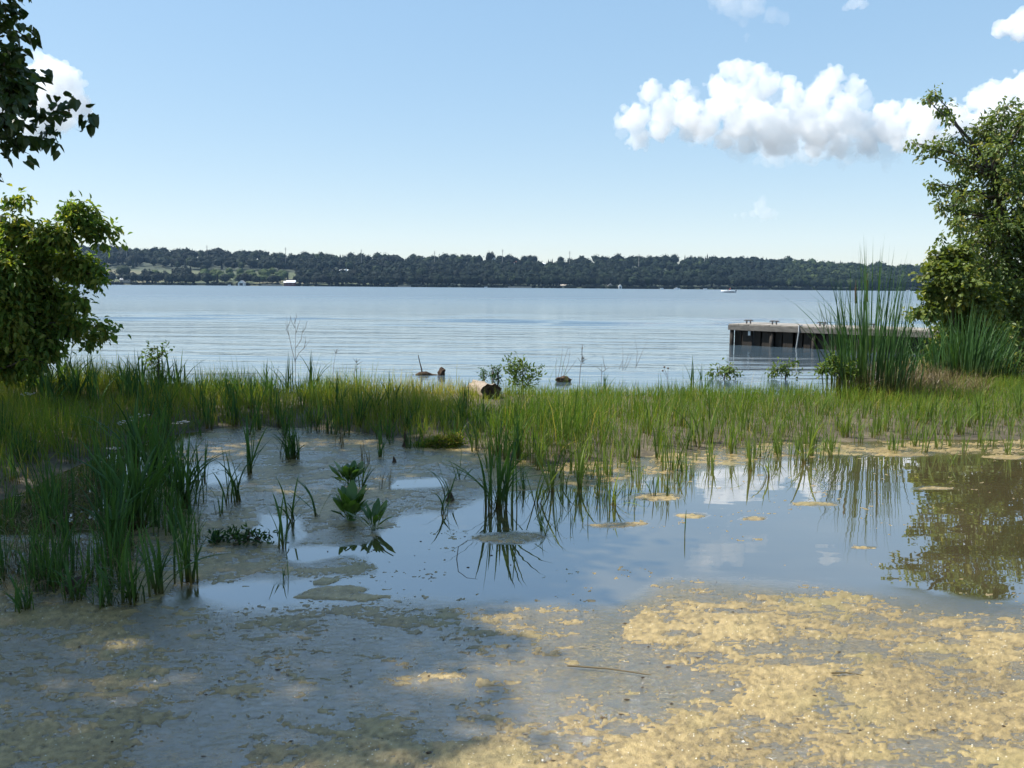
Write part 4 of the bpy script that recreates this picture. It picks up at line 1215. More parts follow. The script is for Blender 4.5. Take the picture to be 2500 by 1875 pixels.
dock_plant('long-stalked dock plant at the water edge mirrored in the pond', 912, 1293, 72, 15, 0.45, 612, 0.8)

# smartweed: low creeping dark leaves in the algae
sm = shrub('smartweed', 'creeping patch of small dark leaves in algae at the edge of the shaded margin', 'weed', [(530, 1318, 16), (570, 1312, 18), (610, 1308, 18), (635, 1318, 12), (590, 1330, 14), (555, 1340, 10), (660, 1306, 8)], float(G(590., 1325.)[1]), 90, 4, 0.045, M['cattail_leaf'], 52, 'lance', -0.3, -0.2)

# white umbels in the shaded reeds
def umbel(label, px_, py_, wpx, dist, seed):
    r = np.random.default_rng(seed)
    top = at(float(px_), float(py_), dist)
    zb = max(gz(top[0], top[1]), 0)
    e = empty('white_umbel', (top[0], top[1], zb))
    tag(e, label, 'flower')
    H = top[2] - zb
    st = MB().tube(np.array([[0, 0, -0.02], [0.01, 0, H * 0.5], [0, 0, H * 0.82]]), [0.004, 0.003, 0.002], 5)
    w_ = wpx / FPX * dist / 2
    heads = []
    for k in range(9):
        a = k / 9 * 6.283 + r.uniform(-0.2, 0.2)
        rr_ = w_ * (r.uniform(0.55, 1.0) if k else 0.1)
        p = np.array([math.cos(a) * rr_, math.sin(a) * rr_, H + r.uniform(-0.015, 0.015)])
        st.tube(np.array([[0, 0, H * 0.82], p * [0.6, 0.6, 0.96], p]), [0.0015, 0.0012, 0.001], 3)
        heads.append(p)
    st.build('stem', M['stem_green'], e)
    for p in heads:
        b = MB()
        for j in range(14):
            a, q = r.uniform(0, 6.283), r.uniform(0, 0.016)
            c = p + np.array([math.cos(a) * q, math.sin(a) * q, r.uniform(-0.002, 0.006)])
            n5 = 5
            ang = np.arange(n5) / n5 * 6.283
            ring = np.stack([np.cos(ang) * 0.006, np.sin(ang) * 0.006, np.full(n5, 0.002)], 1) + c
            b.add(np.concatenate([ring, [c]]), T=[[i, (i + 1) % n5, n5] for i in range(n5)], a=r.uniform(0.3, 1))
        b.build('floret', M['petal'], e)
umbel('white flat flower cluster, the lowest of the three close together in the shaded reeds', 306, 1032, 38, 8.6, 701)
umbel('white flat flower cluster, topmost of the three close together in the shaded reeds', 341, 1016, 46, 9.0, 702)
umbel('white flat flower cluster on the pond side of the shaded reeds', 444, 1032, 40, 8.6, 703)
umbel('small white flower cluster lowest down in the shaded margin', 277, 1096, 34, 7.8, 704)
umbel('faint white flower cluster in the dark grass below the big yellow-green bush', 72, 962, 34, 10.5, 705)

# dry weeds at the lake edge
def twiggy(name, label, cat, paths, dist, r0=0.004, mat='twig'):
    p0 = at(float(paths[0][0][0]), float(paths[0][0][1]), dist)
    b = MB()
    for pts in paths:
        P = np.array([at(float(a), float(c), dist) for a, c in pts]) - p0
        b.tube(P, np.linspace(r0, r0 * 0.35, len(P)), 4)
    o = b.build(name, M[mat], None, False, p0)
    return tag(o, label, cat)
twiggy('dry_weed', 'tall wispy dry weed with fine branching tips against the lake', 'weed',
       [[(722, 930), (721, 890), (721, 850), (722, 810), (719, 775)], [(721, 885), (712, 850), (706, 820), (702, 800), (700, 770)], [(721, 880), (730, 862), (742, 850), (750, 840), (757, 830)], [(722, 850), (735, 830), (738, 812), (742, 795)],
        [(722, 815), (728, 795), (733, 780)], [(706, 820), (700, 805), (697, 785)], [(720, 800), (712, 785), (708, 770)], [(719, 790), (724, 772), (722, 765)], [(738, 812), (746, 800), (749, 785)], [(702, 800), (708, 785), (709, 772)], [(742, 850), (746, 835), (745, 820)]], 14.4, 0.0045)
sp = MB()
p0 = at(1420., 945., 14.8)
sp.tube(np.array([at(1414., 945., 14.8), at(1417., 900., 14.8), at(1421., 870., 14.8), at(1422., 840., 14.8)]) - p0, [0.006, 0.005, 0.005, 0.003], 5)
rs = np.random.default_rng(66)
for k in range(26):
    yv = rs.uniform(846, 888)
    c = at(1421.5, yv, 14.8) - p0
    sp.tube(np.array([c, c + [rs.uniform(-1, 1) * 0.02 * (1 + (yv - 846) / 25), rs.uniform(-0.02, 0.02), 0.02]]), [0.005, 0.002], 4)
for a, c in (((1419, 885), (1410, 873)), ((1421, 880), (1434, 876)), ((1419, 890), (1428, 886))):
    sp.tube(np.array([at(float(a[0]), float(a[1]), 14.8), at(float(c[0]), float(c[1]), 14.8)]) - p0, [0.003, 0.004], 4)
tag(sp.build('mullein_stalk', M['twig'], None, False, p0), 'upright dark seed spike standing out of the grass at the lake edge', 'weed')
twiggy('dry_twigs', 'bundle of bare twigs fanning from a dark clump left of the seed spike', 'twigs', [[(1358, 930), (1357, 890), (1361, 865)], [(1362, 925), (1370, 880), (1374, 845)], [(1368, 930), (1376, 885), (1386, 852), (1395, 848)], [(1375, 920), (1388, 885), (1392, 855)], [(1380, 915), (1400, 890), (1408, 876)]], 15.3)
twiggy('dry_twigs', 'tall bare crossing twigs standing in the lake right of the seed spike', 'twigs', [[(1520, 905), (1521, 870), (1520, 838)], [(1552, 900), (1556, 860), (1548, 810)], [(1553, 895), (1570, 855), (1583, 826)], [(1512, 902), (1518, 885), (1522, 878)], [(1525, 905), (1535, 885), (1543, 868)], [(1522, 902), (1530, 880), (1535, 862)]], 16.6)
twiggy('dry_twigs', 'small forked dead stem in the lake between the seed spike and crossing twigs', 'twigs', [[(1468, 930), (1469, 905), (1469, 888)], [(1468, 905), (1456, 895)], [(1478, 902), (1474, 885), (1471, 866)], [(1470, 908), (1490, 895)]], 15.6, 0.005)
twiggy('seed_head_weed', 'weed with forked dry seed heads above the tall back grass', 'weed', [[(812, 940), (815, 890), (820, 862)], [(820, 862), (815, 853)], [(820, 862), (822, 852)], [(820, 862), (828, 855)], [(820, 860), (826, 850)]], 14.4, 0.004)
twiggy('seed_head_weed', 'weed with a flat bunch of dry seed heads right of the forked one', 'weed', [[(864, 950), (866, 905), (870, 885)], [(870, 885), (862, 874)], [(870, 885), (870, 874)], [(870, 885), (880, 875)], [(872, 890), (886, 882)], [(866, 905), (878, 895)]], 14.4, 0.005)
twiggy('seed_head_weed', 'weed carrying three dark round seed heads at the lake edge', 'weed', [[(1632, 950), (1628, 920), (1618, 905)], [(1630, 925), (1631, 905), (1630, 900)], [(1628, 915), (1622, 900), (1622, 897)]], 14.4, 0.004)
for a, c in ((1618, 905), (1631, 899), (1622, 896)):
    V, T = ICO1
    p = at(float(a), float(c), 14.4)
    o = bpy.data.objects['seed_head_weed.002']
    MB().add(V * 0.018 + (p - np.array(o.location)), T=T).build('seed_head', M['twig'], o)
twiggy('twig_bow', 'thin dead stem bowed over the water in front of the big cattail clump', 'twig', [[(1115, 1365), (1119, 1335), (1140, 1320), (1166, 1317)]], float(G(1115., 1365.)[1]), 0.003)

# ================================================================== LOG, DRIFTWOOD, STUMPS
m, n, l = nm('weathered_wood')
co = coords(n, l, (1.5, 9, 9))
c = ramp(n, l, noise(n, l, 3.0, 6, co, 0.65), [(0.3, (0.12, 0.092, 0.066)), (0.5, (0.25, 0.20, 0.15)), (0.75, (0.38, 0.315, 0.25))])
finish(n, l, principled(n, l, **{'Base Color': c, 'Roughness': 0.85, 'Normal': bump(n, l, noise(n, l, 6, 5, co, 0.7), 0.8, 0.02)}).outputs[0])
M['weathered'] = m
near, far_ = at(1199., 953., 12.3), at(1150., 950., 13.4)
near[2] = 0.185; far_[2] = 0.16
e = empty('log', (near[0], near[1], 0.05))
tag(e, 'cut weathered log lying in the grass with its dark end towards the pond', 'log')
ax = unit(far_ - near); up = np.array([0, 0, 1.0]); sdv = unit(np.cross(ax, up)); upv = np.cross(sdv, ax)
lr = np.random.default_rng(9)
Vl, Ql, Tl = [], [], []
NR, NSG = 22, 16
for i in range(NSG):
    f = i / (NSG - 1)
    for k in range(NR):
        a = k / NR * 6.283
        rad = 0.145 - 0.045 * f + 0.016 * math.sin(3 * a + 4 * f) + 0.012 * math.sin(7 * a + 9 * f) + lr.normal(0, 0.006)
        if math.sin(a) > 0.75: rad -= 0.018
        Vl.append(near - np.array(e.location) + ax * f * 1.0 + (sdv * math.cos(a) + upv * math.sin(a)) * rad)
for i in range(NSG - 1):
    for k in range(NR):
        Ql.append((i * NR + k, i * NR + (k + 1) % NR, (i + 1) * NR + (k + 1) % NR, (i + 1) * NR + k))
MB().add(Vl, Q=Ql).build('bark', M['weathered'], e, True)
Ve, Te = [], []
for j, rr2 in enumerate((1.0, 0.8, 0.5, 0.2)):
    for k in range(NR):
        p = np.array(Vl[k]) - (near - np.array(e.location))
        Ve.append(near - np.array(e.location) + p * rr2 * 0.995 + ax * (0.001 + 0.05 * (1 - rr2) * (0.6 + lr.uniform(-0.3, 0.3)) if j else -0.002))
Qe = [(j * NR + k, (j + 1) * NR + k, (j + 1) * NR + (k + 1) % NR, j * NR + (k + 1) % NR) for j in range(3) for k in range(NR)]
Te = [(3 * NR + k, 4 * NR, 3 * NR + (k + 1) % NR) for k in range(NR)]
Ve.append(near - np.array(e.location) + ax * 0.05)
MB().add(Ve, T=Te, Q=Qe).build('cut_end', M['rotten'], e)
MB().add([np.array(Vl[(NSG - 1) * NR + k]) for k in range(NR)] + [np.mean(Vl[-NR:], axis=0)], T=[(k, (k + 1) % NR, NR) for k in range(NR)]).build('cut_end', M['rotten'], e)

DD = 16.4
p0 = at(1050., 916., DD); p0[2] = 0.0
e = empty('driftwood', p0)
tag(e, 'dark driftwood branch with a knob and an upright twig floating at the lake edge', 'driftwood')
def dpath(pts): return np.array([at(float(a), float(c), DD) for a, c in pts]) - p0
MB().tube(dpath([(1012, 918), (1025, 914), (1040, 914), (1055, 917), (1070, 918), (1084, 913)]), [0.02, 0.05, 0.06, 0.035, 0.03, 0.045], 8).build('stem', M['rotten'], e, True)
V, T = ICO2
kv = V * (0.075 + 0.02 * lr.uniform(-1, 1, (len(V), 1))) * [1.0, 0.8, 1.15]
MB().add(kv + dpath([(1078, 909)])[0], T=T).build('knob', M['rotten'], e)
MB().tube(dpath([(1031, 914), (1029, 900), (1025, 885), (1021, 867)]), [0.018, 0.014, 0.010, 0.008], 6).build('twig', M['rotten'], e)
MB().tube(dpath([(1024, 914), (1016, 913), (1014, 920), (1020, 924), (1028, 922)]), 0.010, 5).build('root', M['rotten'], e)
MB().tube(dpath([(1014, 919), (1009, 915), (1007, 912)]), [0.010, 0.008, 0.004], 5).build('root', M['rotten'], e)
MB().tube(dpath([(1030, 920), (1031, 926), (1029, 931)]), [0.012, 0.010, 0.006], 5).build('root', M['rotten'], e)
# low dark clump with the twigs
p0 = at(1377., 908., 15.4); p0[2] = 0.0
o = MB().add(V * np.array([0.14, 0.09, 0.07]) * (1 + 0.3 * lr.uniform(-1, 1, (len(V), 1))) + [0, 0, 0.04], T=T).build('driftwood_root', M['rotten'], None, False, p0)
tag(o, 'low dark root lump at the lake edge under the fan of bare twigs', 'driftwood')
for k, (a, c, hpx, lab) in enumerate([(990, 1090, 38, 'dark pointed stump at the back of the algae flat'), (1098, 1222, 26, 'short brown broken sheath standing beside the upright cattail blades'), (962, 1128, 14, 'tiny dark stub in the algae flat below the pointed stump')]):
    b = G(float(a), float(c)); h = hpx / FPX * b[1]
    o = MB().tube(np.array([[0, 0, -0.02], [0.004, 0, h * 0.3], [0.0, 0, h * 0.7], [-0.006, 0, h]]), np.array([0.05, 0.028, 0.018, 0.006]) * (1 if hpx > 20 else 0.6), 7).build('stump', M['rotten'], None, False, b)
    tag(o, lab, 'stump')
# root lumps under the shaded tufts
for k, (a, c, rpx, lab) in enumerate([(187, 1440, 26, 'brown root lump under the broad shaded tuft'), (128, 1400, 22, 'second brown root lump deeper in the shaded margin')]):
    b = G(float(a), float(c)); rr2 = rpx / FPX * b[1]
    o = MB().add(V * rr2 * np.array([1, 1, 0.9]) * (1 + 0.22 * lr.uniform(-1, 1, (len(V), 1))) + [0, 0, rr2 * 0.3], T=T).build('root_lump', M['rotten'], None, False, b)
    tag(o, lab, 'root')

# floating bits
fb = MB()
fr2 = np.random.default_rng(55)
for k in range(130):
    a, c = fr2.uniform(0, 2500), 1480 + 395 * fr2.random() ** 0.8
    if fr2.random() < 0.3: a, c = fr2.uniform(400, 1250), fr2.uniform(1080, 1420)
    b = G(a, c)
    s = fr2.uniform(0.002, 0.0055)
    Vb, Tb = ICO1
    fb.add(Vb * np.array([s * fr2.uniform(0.8, 3.5), s * fr2.uniform(0.6, 1.6), s * 0.5]) * (1 + 0.3 * fr2.uniform(-1, 1, (len(Vb), 1))) + b + [0, 0, s * 0.5], T=Tb)
o = fb.build('floating_debris', M['rotten'])
tag(o, 'dark specks of plant debris floating on the pond', 'debris', kind='stuff')
for a0, c0, a1, c1, lab in [(2030, 1643, 2108, 1649, 'pale straight straw floating on the sunny algae'), (1385, 1625, 1590, 1648, 'long pale stem drowned in the algae at mid-foreground')]:
    q0, q1 = G(float(a0), float(c0), 0.012), G(float(a1), float(c1), 0.012)
    o = MB().tube(np.array([[0, 0, 0], (q1 - q0) * 0.5 + [0, 0.01, 0.003], q1 - q0]), [0.004, 0.0035, 0.002], 5).build('straw', M['dry_leaf'] if 'pale' in lab else M['twig'], None, False, q0)
    tag(o, lab, 'straw')

# ================================================================== BOAT DOCK
M['deck'] = flat_mat('deck', (0.20, 0.185, 0.16), (0.34, 0.31, 0.275), 0.8, 5, stretch=(1, 8, 1), bumps=0.4)
M['fascia'] = flat_mat('fascia', (0.085, 0.08, 0.072), (0.16, 0.15, 0.135), 0.8, 6, stretch=(1, 1, 4), bumps=0.4)
M['pile'] = flat_mat('pile', (0.012, 0.010, 0.008), (0.035, 0.028, 0.022), 0.7, 7, stretch=(3, 3, 0.6), bumps=0.7)
M['steel'] = flat_mat('steel', (0.30, 0.31, 0.32), (0.42, 0.43, 0.44), 0.4, 12, metal=0.7)
M['iron'] = flat_mat('iron', (0.04, 0.04, 0.045), (0.08, 0.08, 0.085), 0.5, 12)
M['white'] = flat_mat('white', (0.74, 0.74, 0.73), (0.82, 0.82, 0.81), 0.5, 0.4)
a0 = G(1787., 842.); a1 = G(2023., 854.)
dv = unit((a1 - a0)[:2]); ang = math.atan2(dv[1], dv[0])
dk = empty('boat_dock', (a0[0], a0[1], 0), ang)
tag(dk, 'grey plank boat dock on dark wooden piling standing in the lake', 'dock')
LD, WD, ZT = 11.5, 1.7, 0.64
sh = {}
def shared(key, fn):
    if key not in sh: sh[key] = fn()
    return sh[key]
npl = int(LD / 0.16)
pm = [MB().box((0, 0, 0), (0.147, WD, 0.04)).mesh('plank', M['deck']), MB().box((0, 0, 0), (0.143, WD * 1.01, 0.036)).mesh('plank', M['deck'])]
for i in range(npl):
    o = link('plank', pm[i % 2], dk, (0.08 - 0.12 + i * 0.16, WD / 2 - 0.03, ZT - 0.02 + 0.004 * lr.normal()))
fs = MB().box(((LD - 0.12) / 2 - 0.06, -0.035, ZT - 0.115), (LD, 0.05, 0.145)).build('fascia_board', M['fascia'], dk)
MB().box(((LD - 0.12) / 2 - 0.06, WD - 0.03, ZT - 0.115), (LD, 0.05, 0.145)).build('fascia_board', M['fascia'], dk)
MB().box((-0.10, WD / 2, ZT - 0.115), (0.05, WD, 0.145)).build('fascia_board', M['fascia'], dk)
nbd = int(LD / 0.31)
bm1 = MB().box((0, 0, 0), (0.285, 0.05, 1.1)).mesh('sheet_board', M['pile'])
bm2 = MB().box((0, 0, 0), (0.20, 0.05, 1.1)).mesh('sheet_board', M['pile'])
pst = MB().tube(np.array([[0, 0, -0.55], [0, 0, 0.0], [0, 0, 0.5]]), [0.07, 0.065, 0.062], 10).mesh('pile', M['pile'], True)
for i in range(nbd):
    x = 0.12 + i * 0.31
    o = link('sheet_board', bm1 if i % 2 else bm2, dk, (x + lr.normal() * 0.01, 0.10 + (0.0 if i % 2 else 0.06), -0.07 + 0.015 * lr.normal()))
    o.rotation_euler = (lr.normal() * 0.012, lr.normal() * 0.008, 0)
    if i % 4 == 0: link('pile', pst, dk, (x - 0.155, 0.05, 0.05))
for y in (0.4, 0.9, 1.4):
    bx2 = link('sheet_board', MB().box((0, 0, 0), (0.05, 0.42, 1.1)).mesh('sheet_board', M['pile']), dk, (0.02, y, -0.07))
MB().box((LD / 2, WD - 0.15, -0.07), (LD - 0.3, 0.05, 1.1)).build('back_wall', M['pile'], dk)
def cleat(x, y):
    c = empty('cleat', (x, y, ZT), 0.0, dk)
    b = MB()
    b.box((-0.06, 0, 0.045), (0.03, 0.05, 0.09)).box((0.06, 0, 0.045), (0.03, 0.05, 0.09)).tube(np.array([[-0.15, 0, 0.085], [-0.10, 0, 0.105], [0.10, 0, 0.105], [0.15, 0, 0.085]]), [0.012, 0.02, 0.02, 0.012], 6)
    b.build('horn', M['iron'], c)
for x in (0.35, 1.15, 2.55, 3.9): cleat(x, 0.35)
q0, q1 = np.array([2.05, -0.10, ZT - 0.17]), np.array([2.00, -0.12, -0.05])
MB().tube(np.array([q0, q1]), 0.022, 7).build('ladder_rail', M['steel'], dk)
MB().tube(np.array([q0 + [0.0, -0.0, 0.0], q0 + [-0.02, 0.05, 0.17], q0 + [-0.02, 0.3, 0.19]]), 0.018, 6).build('ladder_rail', M['steel'], dk)
MB().box((0.52, 0.03, ZT - 0.27), (0.07, 0.02, 0.13)).build('reflector_plate', M['white'], dk)

# ================================================================== MOTORBOAT OUT ON THE LAKE
M['hull'] = flat_mat('hull', (0.76, 0.77, 0.78), (0.82, 0.82, 0.82), 0.3, 2)
M['stripe'] = flat_mat('stripe', (0.03, 0.03, 0.04), (0.05, 0.05, 0.06), 0.4, 2)
M['red_cloth'] = flat_mat('red_cloth', (0.25, 0.05, 0.06), (0.32, 0.09, 0.09), 0.8, 6)
M['skin'] = flat_mat('skin', (0.40, 0.25, 0.18), (0.45, 0.29, 0.21), 0.6, 6)
M['glass'] = flat_mat('glass', (0.03, 0.04, 0.05), (0.05, 0.06, 0.07), 0.08, 2, spec=0.8)
bc = G(1778., 714.5)
bl = 33 / FPX * bc[1]
bt = empty('motorboat', (bc[0], bc[1], 0), R(178))
tag(bt, 'white motorboat with a dark side stripe crossing near the far shore', 'motorboat')
def boat_section(f, z):
    w_ = 0.95 * (1 - max(0, (f - 0.45) / 0.55) ** 2.2) * (0.72 + 0.28 * z)
    return w_
Vb, Qb = [], []
NSt = 14
for i in range(NSt):
    f = i / (NSt - 1)
    x = (f - 0.5) * bl
    shr = 0.72 + 0.22 * f ** 2
    for (zz, k) in ((-0.25, 0.0), (-0.1, 0.55), (0.18, 0.86), (0.40, 0.94), (shr, 1.0)):
        Vb.append((x + 0.25 * zz * f, boat_section(f, k) * k + 0.02, zz))
    for (zz, k) in ((shr, 1.0), (0.40, 0.94), (0.18, 0.86), (-0.1, 0.55), (-0.25, 0.0)):
        Vb.append((x + 0.25 * zz * f, -boat_section(f, k) * k - 0.02, zz))
for i in range(NSt - 1):
    for k in range(9):
        Qb.append((i * 10 + k, i * 10 + k + 1, (i + 1) * 10 + k + 1, (i + 1) * 10 + k))
    Qb.append((i * 10 + 9, i * 10, (i + 1) * 10, (i + 1) * 10 + 9)) if i > 5 else None
Qb += [(0, 9, 8, 1), (1, 8, 7, 2), (2, 7, 6, 3), (3, 6, 5, 4)]
MB().add(Vb, Q=Qb).build('hull', M['hull'], bt, True)
for s in (1, -1):
    st = MB()
    P = []
    for i in range(1, NSt - 2):
        f = i / (NSt - 1); x = (f - 0.5) * bl
        y = s * (boat_section(f, 0.9) * 0.9 + 0.06)
        P += [(x, y, 0.22), (x, y * 1.02, 0.44)]
    st.add(P, Q=[(2 * i, 2 * i + 2, 2 * i + 3, 2 * i + 1) for i in range(len(P) // 2 - 1)])
    st.build('side_stripe', M['stripe'], bt)
MB().box((0.25, 0, 1.02), (0.06, 1.3, 0.42)).build('windscreen', M['glass'], bt)
MB().box((-0.6, 0.35, 0.75), (0.5, 0.5, 0.5), 0, 0.9).build('seat', M['hull'], bt)
MB().box((-0.6, -0.35, 0.75), (0.5, 0.5, 0.5), 0, 0.9).build('seat', M['hull'], bt)
ob = MB().box((-bl / 2 - 0.25, 0, 0.75), (0.45, 0.36, 0.55), 0, 0.8).build('outboard_motor', M['stripe'], bt)
MB().box((-bl / 2 - 0.22, 0, 0.2), (0.16, 0.12, 0.7)).build('motor_leg', M['stripe'], bt)

def person(label, loc, rz, top):
    "seated figure, one skinned body"
    me = bpy.data.meshes.new('body')
    J = [(0, 0, 0.0), (0, 0, 0.28), (0, 0, 0.50), (0, 0, 0.60), (0.02, 0, 0.74), (0, 0.20, 0.48), (0.10, 0.26, 0.24), (0.32, 0.20, 0.18), (0, -0.20, 0.48), (0.10, -0.26, 0.24), (0.32, -0.20, 0.18),
         (0.42, 0.12, 0.02), (0.46, 0.12, -0.40), (0.42, -0.12, 0.02), (0.46, -0.12, -0.40)]
    E = [(0, 1), (1, 2), (2, 3), (3, 4), (2, 5), (5, 6), (6, 7), (2, 8), (8, 9), (9, 10), (0, 11), (11, 12), (0, 13), (13, 14)]
    me.from_pydata(J, E, [])
    o = bpy.data.objects.new('person', me)
    COL.objects.link(o)
    sk = o.modifiers.new('skin', 'SKIN')
    rad = [0.16, 0.15, 0.13, 0.06, 0.105, 0.065, 0.05, 0.035, 0.065, 0.05, 0.035, 0.075, 0.05, 0.075, 0.05]
    for i, rv in enumerate(rad): me.skin_vertices[0].data[i].radius = (rv, rv)
    me.skin_vertices[0].data[0].use_root = True
    o.modifiers.new('sub', 'SUBSURF').levels = 1
    me.materials.append(top)
    dg = bpy.context.evaluated_depsgraph_get()
    m2 = bpy.data.meshes.new_from_object(o.evaluated_get(dg))
    o.modifiers.clear(); o.data = m2
    m2.materials.append(M['skin'])
    for p in m2.polygons:
        if p.center.z > 0.6: p.material_index = 1
    o.location = loc; o.rotation_euler = (0, 0, rz)
    return tag(o, label, 'person')
cr, sr = math.cos(R(178)), math.sin(R(178))
def onboat(x, y, z): return (bc[0] + x * cr - y * sr, bc[1] + x * sr + y * cr, z)
person('person in a red top seated in the motorboat', onboat(-0.6, 0.35, 1.1), R(178), M['red_cloth'])
person('person in dark clothes seated in the motorboat beside the one in red', onboat(-0.9, -0.35, 1.08), R(178), M['stripe'])

# ================================================================== FAR SHORE: HOUSES, POLES, BOATS, TREES
M['roof_grey'] = flat_mat('roof_grey', (0.30, 0.31, 0.32), (0.38, 0.39, 0.40), 0.7, 0.3)
M['roof_red'] = flat_mat('roof_red', (0.30, 0.13, 0.10), (0.36, 0.17, 0.13), 0.8, 0.3)
M['wall_white'] = flat_mat('wall_white', (0.72, 0.72, 0.70), (0.80, 0.80, 0.78), 0.8, 0.3)
M['wall_red'] = flat_mat('wall_red', (0.10, 0.035, 0.035), (0.14, 0.05, 0.05), 0.8, 0.3)
M['wall_stone'] = flat_mat('wall_stone', (0.32, 0.27, 0.22), (0.42, 0.36, 0.29), 0.9, 0.5)
M['roof_white'] = flat_mat('roof_white', (0.76, 0.77, 0.78), (0.82, 0.82, 0.82), 0.35, 0.3)
def house(name, label, cat, px_, dist, w_, d_, h_, rf, wall, roof, dark_opening=None, gable_front=False, windows=2, zoff=0.0):
    b = at(float(px_), 690.0, dist)
    z0 = max(float(hill_z(np.array([b[0]]), np.array([dist]))[0]), 0.3) + zoff
    e = empty(name, (b[0], dist, z0))
    tag(e, label, cat)
    MB().box((0, 0, h_ / 2 - 0.5), (w_, d_, h_ + 1)).build('wall', wall, e)
    r = MB()
    o_ = 0.4
    if gable_front:
        V = [(-w_ / 2 - o_, -d_ / 2 - o_, h_ - 0.1), (w_ / 2 + o_, -d_ / 2 - o_, h_ - 0.1), (0, -d_ / 2 - o_, h_ + rf), (-w_ / 2 - o_, d_ / 2 + o_, h_ - 0.1), (w_ / 2 + o_, d_ / 2 + o_, h_ - 0.1), (0, d_ / 2 + o_, h_ + rf)]
        r.add(V, T=[(3, 5, 4)], Q=[(0, 2, 5, 3), (2, 1, 4, 5), (0, 3, 4, 1)])
        MB().add([(-w_ / 2, -d_ / 2, h_), (w_ / 2, -d_ / 2, h_), (0, -d_ / 2, h_ + rf * 0.93)], T=[(0, 1, 2)]).build('gable', wall, e)
    else:
        V = [(-w_ / 2 - o_, -d_ / 2 - o_, h_ - 0.1), (w_ / 2 + o_, -d_ / 2 - o_, h_ - 0.1), (w_ / 2 + o_, 0, h_ + rf), (-w_ / 2 - o_, 0, h_ + rf), (-w_ / 2 - o_, d_ / 2 + o_, h_ - 0.1), (w_ / 2 + o_, d_ / 2 + o_, h_ - 0.1)]
        r.add(V, T=[(0, 3, 4), (1, 5, 2)], Q=[(0, 1, 2, 3), (3, 2, 5, 4), (0, 4, 5, 1)])
    r.build('roof', roof, e)
    for k in range(windows):
        x = (k + 0.5) / windows * w_ - w_ / 2
        f = MB().box((x, -d_ / 2 - 0.03, h_ * 0.55), (1.3, 0.1, 1.4)).build('window', M['wall_stone'], e)
        MB().box((x, -d_ / 2 - 0.09, h_ * 0.55), (1.0, 0.06, 1.1)).build('pane', M['glass'], f)
    if dark_opening:
        MB().box((0, -d_ / 2 - 0.04, dark_opening[1] / 2), (dark_opening[0], 0.12, dark_opening[1])).build('dark_opening', M['stripe'], e)  # dark panel stands in for the unlit inside of the doorway
    return e
hs = house('farmhouse', 'white gabled farmhouse halfway up the wooded hill', 'house', 834, 1235, 20, 9, 4.2, 2.2, M['wall_white'], M['roof_white'], None, False, 4, 0.5)
MB().add([(-6, -4.8, 4.2), (-2, -4.8, 4.2), (-4, -4.8, 7.2), (-6, 0, 4.2), (-2, 0, 4.2), (-4, 0, 7.2)], T=[(0, 1, 2)], Q=[(0, 2, 5, 3), (2, 1, 4, 5)]).build('dormer', M['wall_white'], hs)
MB().add([(5, -4.8, 4.2), (9, -4.8, 4.2), (7, -4.8, 7.2), (5, 0, 4.2), (9, 0, 4.2), (7, 0, 7.2)], T=[(0, 1, 2)], Q=[(0, 2, 5, 3), (2, 1, 4, 5)]).build('dormer', M['wall_white'], hs)
house('boathouse', 'white boathouse with a dark doorway at the far waterline', 'boathouse', 591, 1052, 7.5, 8, 3.0, 3.2, M['wall_white'], M['roof_grey'], (4.2, 2.8), True, 0)
house('boathouse', 'dark red boathouse with a shining white roof at the far waterline', 'boathouse', 711, 1052, 10.5, 7, 4.2, 2.6, M['wall_red'], M['roof_white'], None, False, 2)
house('boathouse', 'small dark red shed beside the red boathouse with white roof', 'shed', 698, 1053, 4.0, 5, 4.0, 1.8, M['wall_red'], M['roof_white'], None, False, 1)
house('cottage', 'tiny white cottage above the waterline beyond the yellow-green bush', 'house', 277, 1120, 6, 6, 2.6, 1.5, M['wall_white'], M['roof_white'], None, False, 1)
house('cottage', 'long grey-roofed cottage just above the far waterline by the yellow-green bush', 'house', 308, 1062, 13, 6, 2.6, 1.8, M['wall_stone'], M['roof_grey'], None, False, 3, 2.0)
house('barn', 'white barn gable on the ridge beside a dark tree', 'barn', 1206, 1400, 8, 12, 5, 4, M['wall_white'], M['roof_grey'], None, True, 0, 7)
house('barn', 'small red-roofed house just below the ridge', 'house', 1253, 1375, 11, 8, 3, 3, M['wall_white'], M['roof_red'], None, False, 2, 6)
house('barn', 'long low white farm shed below the ridge right of the red roof', 'shed', 1276, 1372, 9, 8, 2.4, 1.4, M['wall_white'], M['roof_white'], None, False, 2, 6)
house('barn', 'longer of the two low white farm sheds below the ridge', 'shed', 1296, 1372, 15, 8, 2.4, 1.4, M['wall_white'], M['roof_white'], None, False, 4, 6)
house('barn', 'smallest white shed at the end of the farm row below the ridge', 'shed', 1327, 1375, 5, 5, 2.2, 1.2, M['wall_white'], M['roof_white'], None, False, 1, 6)
house('cottage', 'pale stone cottage half hidden in trees at the far waterline below the barns', 'cottage', 1378, 1056, 10, 6, 1.8, 1.6, M['wall_stone'], M['wall_stone'], None, False, 3)
house('boathouse', 'small white gabled boathouse at the far waterline under the darkest wood', 'boathouse', 1514, 1053, 4, 5, 2.4, 2.4, M['wall_white'], M['roof_white'], (1.6, 2), True, 0)
house('cottage', 'grey cottage gable at the far waterline left of the small boathouse', 'cottage', 1490, 1056, 6, 6, 2.4, 2.6, M['wall_stone'], M['roof_grey'], None, True, 0)

